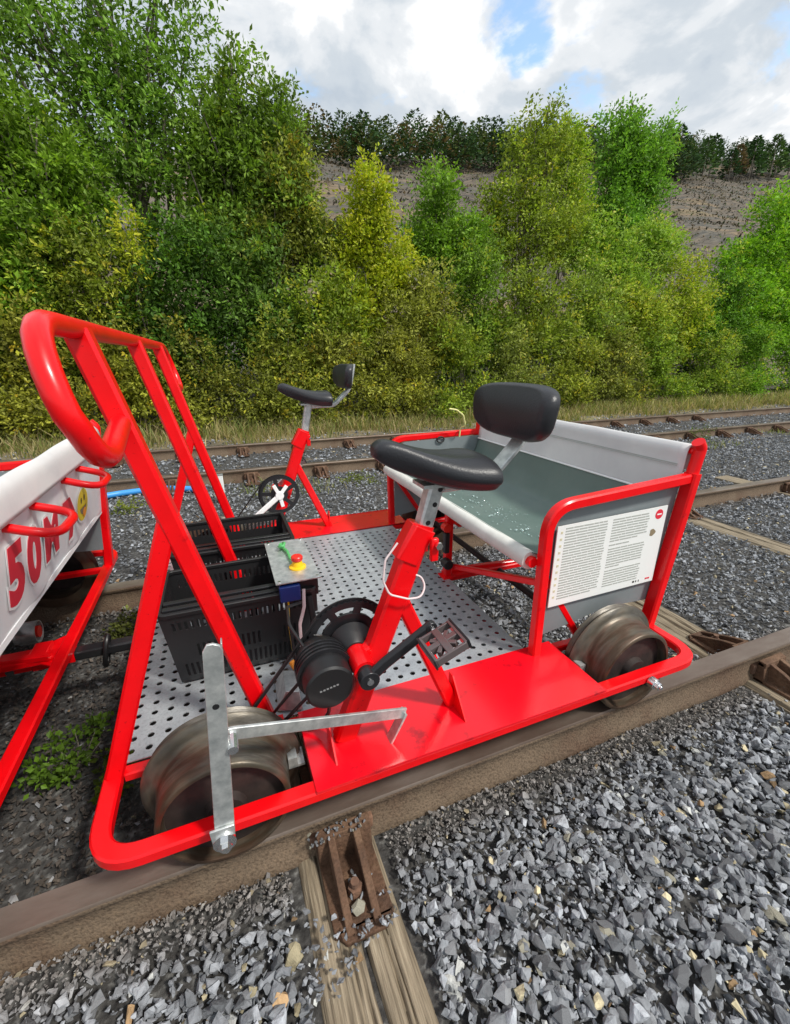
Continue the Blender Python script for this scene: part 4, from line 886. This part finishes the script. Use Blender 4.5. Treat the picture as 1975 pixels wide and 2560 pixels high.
# middle row of bushes
mid = [(-3.3, 7.9, 1.9, 1.1, 1.1, MG, 'olive green bush behind the banner at the left edge'),
       (-1.9, 7.9, 2.0, 1.0, 1.1, (.085, .115, .026), 'brownish green bush left of the near handle frame'),
       (-.5, 7.9, 1.9, 1.0, 1.2, DG, 'dark bush filling the gap behind the upper handle bar'),
       (.7, 8.0, 2.1, .9, 1.2, (.050, .095, .030), 'blue-green bush above the far saddle'),
       (2.0, 7.9, 1.7, .9, 1.1, (.085, .125, .024), 'mid green bush right above the far backrest'),
       (3.9, 7.9, 1.7, .9, 1.0, (.115, .135, .045), 'grey-green bush with brown tips under the small birch'),
       (5.2, 8.2, 2.2, .9, 1.2, (.065, .115, .026), 'green bush below the small dark birch'),
       (6.7, 8.1, 2.0, 1.1, 1.1, (.085, .120, .030), 'dusky green bush behind the near backrest'),
       (8.4, 8.2, 2.0, 1.1, 1.2, (.100, .150, .042), 'pale green bush below the olive birch'),
       (10.0, 8.2, 1.9, 1.1, 1.1, (.120, .165, .034), 'yellowish bush below the leaning bush tree'),
       (11.8, 8.4, 2.3, 1.2, 1.4, (.135, .190, .032), 'lime green bush between the tallest birch and the right-hand tree'),
       (13.5, 8.4, 2.3, 1.0, 1.2, (.050, .110, .022), 'dark green bush left of the tree at the right edge')]
for i, (x, y, z, rx, rz, tone, lab) in enumerate(mid):
    plant('bush', lab, 'bush', (x, y), [(x, y, z-.3, rx*.95, .55, rz*.85), (x+.3, y+.05, z+.35, rx*.55, .45, rz*.75), (x-.35, y, z-.8, rx, .5, rz*.6)], 1050, 13, .36, .074, tone, .33, trunk=.035, shell=.5, yellow=.06, group='bushes of the middle row')
# low front row
low = [(-3.6, 7.2, .9, .9, (.090, .105, .030), 'low scrub behind the banner, lowest at the left edge'),
       (-2.3, 7.2, .9, .9, (.100, .110, .028), 'low yellowish scrub under the brownish green bush'),
       (-1.1, 7.2, .8, .8, (.105, .120, .028), 'low scrub between the handle frame and the rail'),
       (.0, 7.3, .9, .9, (.080, .095, .028), 'low dark scrub left of the far saddle'),
       (1.2, 7.3, .9, .9, (.090, .110, .030), 'low scrub directly behind the far saddle'),
       (2.3, 7.3, .9, .9, (.100, .115, .036), 'low scrub between the far backrest and the near saddle'),
       (3.5, 7.3, .8, .8, (.105, .120, .036), 'low scrub left of the near backrest'),
       (4.8, 7.3, .9, .9, (.085, .125, .026), 'low green scrub behind the near backrest'),
       (6.1, 7.3, 1.0, 1.0, (.085, .110, .040), 'low greyish scrub right of the near backrest'),
       (7.5, 7.4, .9, .9, (.110, .140, .036), 'low bright scrub above the bench corner'),
       (9.0, 7.4, 1.0, 1.0, (.090, .110, .040), 'low grey-green scrub below the pale green bush'),
       (10.6, 7.4, .9, .9, (.080, .130, .026), 'low green scrub under the lime green bush'),
       (12.4, 7.4, .9, .9, (.090, .140, .034), 'low leafy scrub left of the right edge'),
       (16.6, 7.6, 1.1, 1.2, (.070, .140, .028), 'low leafy scrub right of all others, cut by the right edge'),
       (14.4, 7.5, .9, 1.1, (.070, .140, .028), 'low leafy scrub under the big bright tree at the right')]
for i, (x, y, z, rz, tone, lab) in enumerate(low):
    plant('shrub', lab, 'shrub', (x, y), [(x, y+rl.uniform(-.15, .15), .30, .85, .40, .50), (x+rl.uniform(-.4, .4), y+.1, z+rl.uniform(-.1, .35), rl.uniform(.35, .6), .36, rz*rl.uniform(.5, .85)), (x+rl.uniform(-.6, .6), y-rl.uniform(.1, .45), .18, .30, .22, rl.uniform(.25, .5))], 760, 11, .28, .062, tone, .36, trunk=.02, shell=.45, yellow=.07, group='low shrubs along the verge')
# added leaf mass behind the bushes, darkened to paint shade into the hedge gaps
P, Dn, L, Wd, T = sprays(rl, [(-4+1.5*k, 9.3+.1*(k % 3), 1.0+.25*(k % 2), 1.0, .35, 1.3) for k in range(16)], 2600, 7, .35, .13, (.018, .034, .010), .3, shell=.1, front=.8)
V, C = leaf_quads(P, Dn, L, Wd, T, rl); quads('gap_shade_leaves', V, np.arange(len(V)).reshape(-1, 4), M['leaf'], None, C, 'stuff')
# single yellow spray and weeds
plant('shrub', 'bright yellow-green young shoot standing out of the left hedge', 'shrub', (-.95, 7.6), [(-.95, 7.6, 2.6, .16, .15, .42)], 60, 11, .28, .07, (.20, .26, .03), .15, trunk=.012, shell=.2)
def weed(lab, x, y, n, h, s, tone, cat='weed', group=None):
    P, Dn, L, Wd, T = sprays(rl, [(x, y, -.12+h*.35, s, s, h*.5)], int(n*1.5), 8, h*.55, .020, tone, .25, upness=.8, front=.5, shell=.1)
    V, C = leaf_quads(P, Dn, L, Wd*1.5, T*.55, rl); z = -.12
    t = empty('weed', (x, y, z), lab, cat, group); quads('leaves', V, np.arange(len(V)).reshape(-1, 4), M['leaf'], t, C)
    b = MB()
    for k in range(7): a = k*.9; limb(b, (x, y, z-.01), (x+s*.8*math.cos(a), y+s*.8*math.sin(a), z+h*.6), .0022, .001, k, n=4)
    b.build('stem', M['bark'], t)
weed('green weed growing in the gravel right beside the red rear tube of the left cart', -.545, .50, 42, .11, .085, (.055, .11, .018))
weed('small weed behind the near front wheel corner', -.42, .36, 16, .07, .05, (.065, .10, .02))
weed('low weed near the black drawbar and the far rail', -.52, 1.22, 26, .06, .07, (.06, .075, .03))
weed('weed tuft at the foot of the nearer background rail on the right', 6.75, 3.62, 30, .26, .13, (.075, .12, .03))
weed('weed patch in the gravel between the two tracks, left of the handle bars', -.75, 3.15, 30, .08, .14, (.12, .16, .04))
weed('mossy weed patch in front of the background rail, behind the far strut', 1.25, 3.25, 50, .08, .22, (.10, .13, .05))
# dry verge grass
def blades(name, n, x0, x1, y0, y1, h, tones, r, mask=None):
    x = r.uniform(x0, x1, n); y = r.uniform(y0, y1, n)
    if mask is not None: k = mask(x, y, r); x, y = x[k], y[k]; n = len(x)
    z = gz(x, y)-.01; hh = h*r.uniform(.4, 1.25, n); a = r.uniform(0, 6.28, n); ln = r.normal(0, .38, (n, 2))*hh[:, None]; wd = r.uniform(.003, .007, n)*(1.3+h)
    s = np.stack([np.cos(a)*wd, np.sin(a)*wd, np.zeros(n)], 1); P = np.stack([x, y, z], 1)
    mid_ = P+np.stack([ln[:, 0]*.35, ln[:, 1]*.35, hh*.6], 1); tip = P+np.stack([ln[:, 0], ln[:, 1], hh], 1)
    V = np.stack([P-s, P+s, mid_+s*.7, mid_-s*.7, tip+s*.1, tip-s*.1], 1).reshape(-1, 3)
    i = np.arange(n)*6; F = np.concatenate([np.stack([i, i+1, i+2, i+3], 1), np.stack([i+3, i+2, i+4, i+5], 1)])
    T = np.array(tones)[r.integers(0, len(tones), n)]*np.exp(r.normal(0, .25, (n, 1)))
    return quads(name, V, F, M['leaf'], None, np.repeat(T, 6, 0), 'stuff')
blades('verge_reeds', 20000, -6, 18, 6.5, 7.5, .27, [(.40, .34, .16), (.30, .29, .11), (.24, .27, .08), (.17, .22, .06), (.38, .30, .16)], rl, lambda x, y, r: r.random(len(x)) < np.clip(.55+.4*np.sin(x*1.7)+.3*np.sin(x*.6+1), .15, 1))
blades('verge_grass', 30000, -5, 18, 5.75, 7.5, .17, [(.34, .28, .13), (.28, .24, .11), (.22, .22, .07), (.15, .19, .05), (.36, .29, .16)], rl, lambda x, y, r: r.random(len(x)) < np.clip((y-5.9+.25*np.sin(x*2.3)+.2*np.sin(x*5.1))/.6, .02, 1))
o = blades('gravel_grass', 3200, -3, 9, 3.0, 3.75, .07, [(.22, .24, .09), (.16, .2, .06), (.3, .27, .14)], rl, lambda x, y, r: np.sin(x*3.1)+np.sin(x*1.3+y*4)+r.normal(0, .3, len(x)) > .75)
# ------------------------------------------------------------------ hillside cover and woods
def clumps(n, x, y, z, size, tones, r, up_=.5, per=1):
    P = np.stack([x, y, z], 1); D_ = norm(r.normal(0, 1, (n, 3))+np.array([0, 0, up_])); L = size*r.uniform(.5, 1.4, n)
    T = np.array(tones)[r.integers(0, len(tones), n)]*np.exp(r.normal(0, .3, (n, 1)))
    return leaf_quads(P, D_, L, L*.5, T, r)
n = 30000; x = rl.uniform(0, 215, n); y = 22+88*rl.random(n)**1.1; z = hz(x, y)+.05
pat = fbm(x, y*1.8, 22, 6)
V, C = clumps(n, x, y, z, .30+.0026*y, [(.075, .062, .045), (.11, .085, .055), (.045, .042, .032), (.15, .115, .075), (.09, .085, .065), (.05, .08, .022)], rl, .35)
C = C*np.repeat(np.where(pat > .5, .6, np.where(pat < -.5, 1.35, 1.0)), 4)[:, None]
quads('hillside_scrub', V, np.arange(len(V)).reshape(-1, 4), M['pine'], None, C, 'stuff')
# leaf clumps set in a cone, in the wood's own greens and browns
def pine_geo(x, y, h, r, tone, n=170, conic=.30):
    t = r.random(n)**.75; zz_ = h*(.16+.84*t); rad = h*conic*(1-t)**.75*r.random(n)**.4+.12; a = r.uniform(0, 6.28, n)
    z0 = float(hz(np.array([x]), np.array([y]))[0])
    P = np.stack([x+rad*np.cos(a), y+rad*np.sin(a), z0+zz_], 1); D_ = norm(np.stack([np.cos(a), np.sin(a), r.uniform(-.3, .7, n)], 1)); L = h*.105*r.uniform(.6, 1.4, n)*(1.25-t*.6)
    T = np.array(tone)[None]*np.exp(r.normal(0, .28, (n, 1)))
    return leaf_quads(P, D_, L, L*.55, T, r), z0
Vs, Cs = [], []
PT = [(.045, .095, .028), (.038, .080, .030), (.065, .120, .030), (.09, .12, .032), (.13, .095, .035), (.045, .075, .035)]
for k in range(1100):
    y = 99+30*rl.random()**1.1; x = rl.uniform(8, 200) if k % 7 else rl.uniform(-60, 260)
    if x > 131 and y < 116: continue
    (v, c_), _ = pine_geo(x, y, rl.uniform(4.0, 9.5)*(1+.0010*x)*(1 if y < 113 else .75), rl, PT[rl.integers(0, len(PT))], 80 if y > 112 else 115, .46); Vs.append(v); Cs.append(c_)
Vs = np.concatenate(Vs); quads('ridge_wood', Vs, np.arange(len(Vs)).reshape(-1, 4), M['pine'], None, np.concatenate(Cs), 'stuff')
nm = ['leftmost', 'second', 'third', 'fourth', 'fifth', 'sixth', 'seventh', 'eighth', 'ninth', 'tenth', 'eleventh', 'twelfth']
for k in range(12):
    x = 131+k*4.9+rl.uniform(-1, 1); y = 109+rl.uniform(-1.5, 2); h = [11.5, 8.5, 9.5, 10.5, 8, 9, 11, 10, 11.5, 9.5, 10.5, 9][k]
    (v, c_), z0 = pine_geo(x, y, h, rl, PT[k % 3] if k != 5 else (.14, .10, .05), 420, .34)
    t = empty('pine_tree', (x, y, z0), f'{nm[k]} pine of the row on the right-hand skyline above the bare slope', 'tree', 'pines on the right-hand skyline')
    quads('crown', v, np.arange(len(v)).reshape(-1, 4), M['pine'], t, c_)
    part('trunk', M['bark'], t, lambda b: b.tube([(x, y, z0-.3), (x+.1, y, z0+h*.5), (x, y, z0+h*.9)], lambda t_: .22*(1-t_*.8), 7, up=(0, 1, 0)))
# blue water hose behind the carts and a white marker post
tag(part('water_hose', M['hose'], None, lambda b: b.tube(fillet([(-2.2, 3.30, -.10), (-1.35, 3.52, -.10), (-.95, 3.66, -.098), (-.62, 3.70, -.095), (-.35, 3.58, -.098), (-.22, 3.50, -.10)], .2, 6), .028, 12)), 'bright blue water hose lying on the gravel behind the handle bars', 'hose')
pt = empty('marker_post', (-.075, 3.05, -.13), 'short white marker post in the gravel seen between two handle bars', 'post')
part('post', M['board'], pt, lambda b: b.box((-.075, 3.05, .0), (.055, .03, .28)), bevel=.004); part('cap', M['galv'], pt, lambda b: b.box((-.075, 3.05, .143), (.06, .035, .008)))
print('TRIS', sum(len(m.loops)-2*len(m.polygons) for m in bpy.data.meshes if m.users))
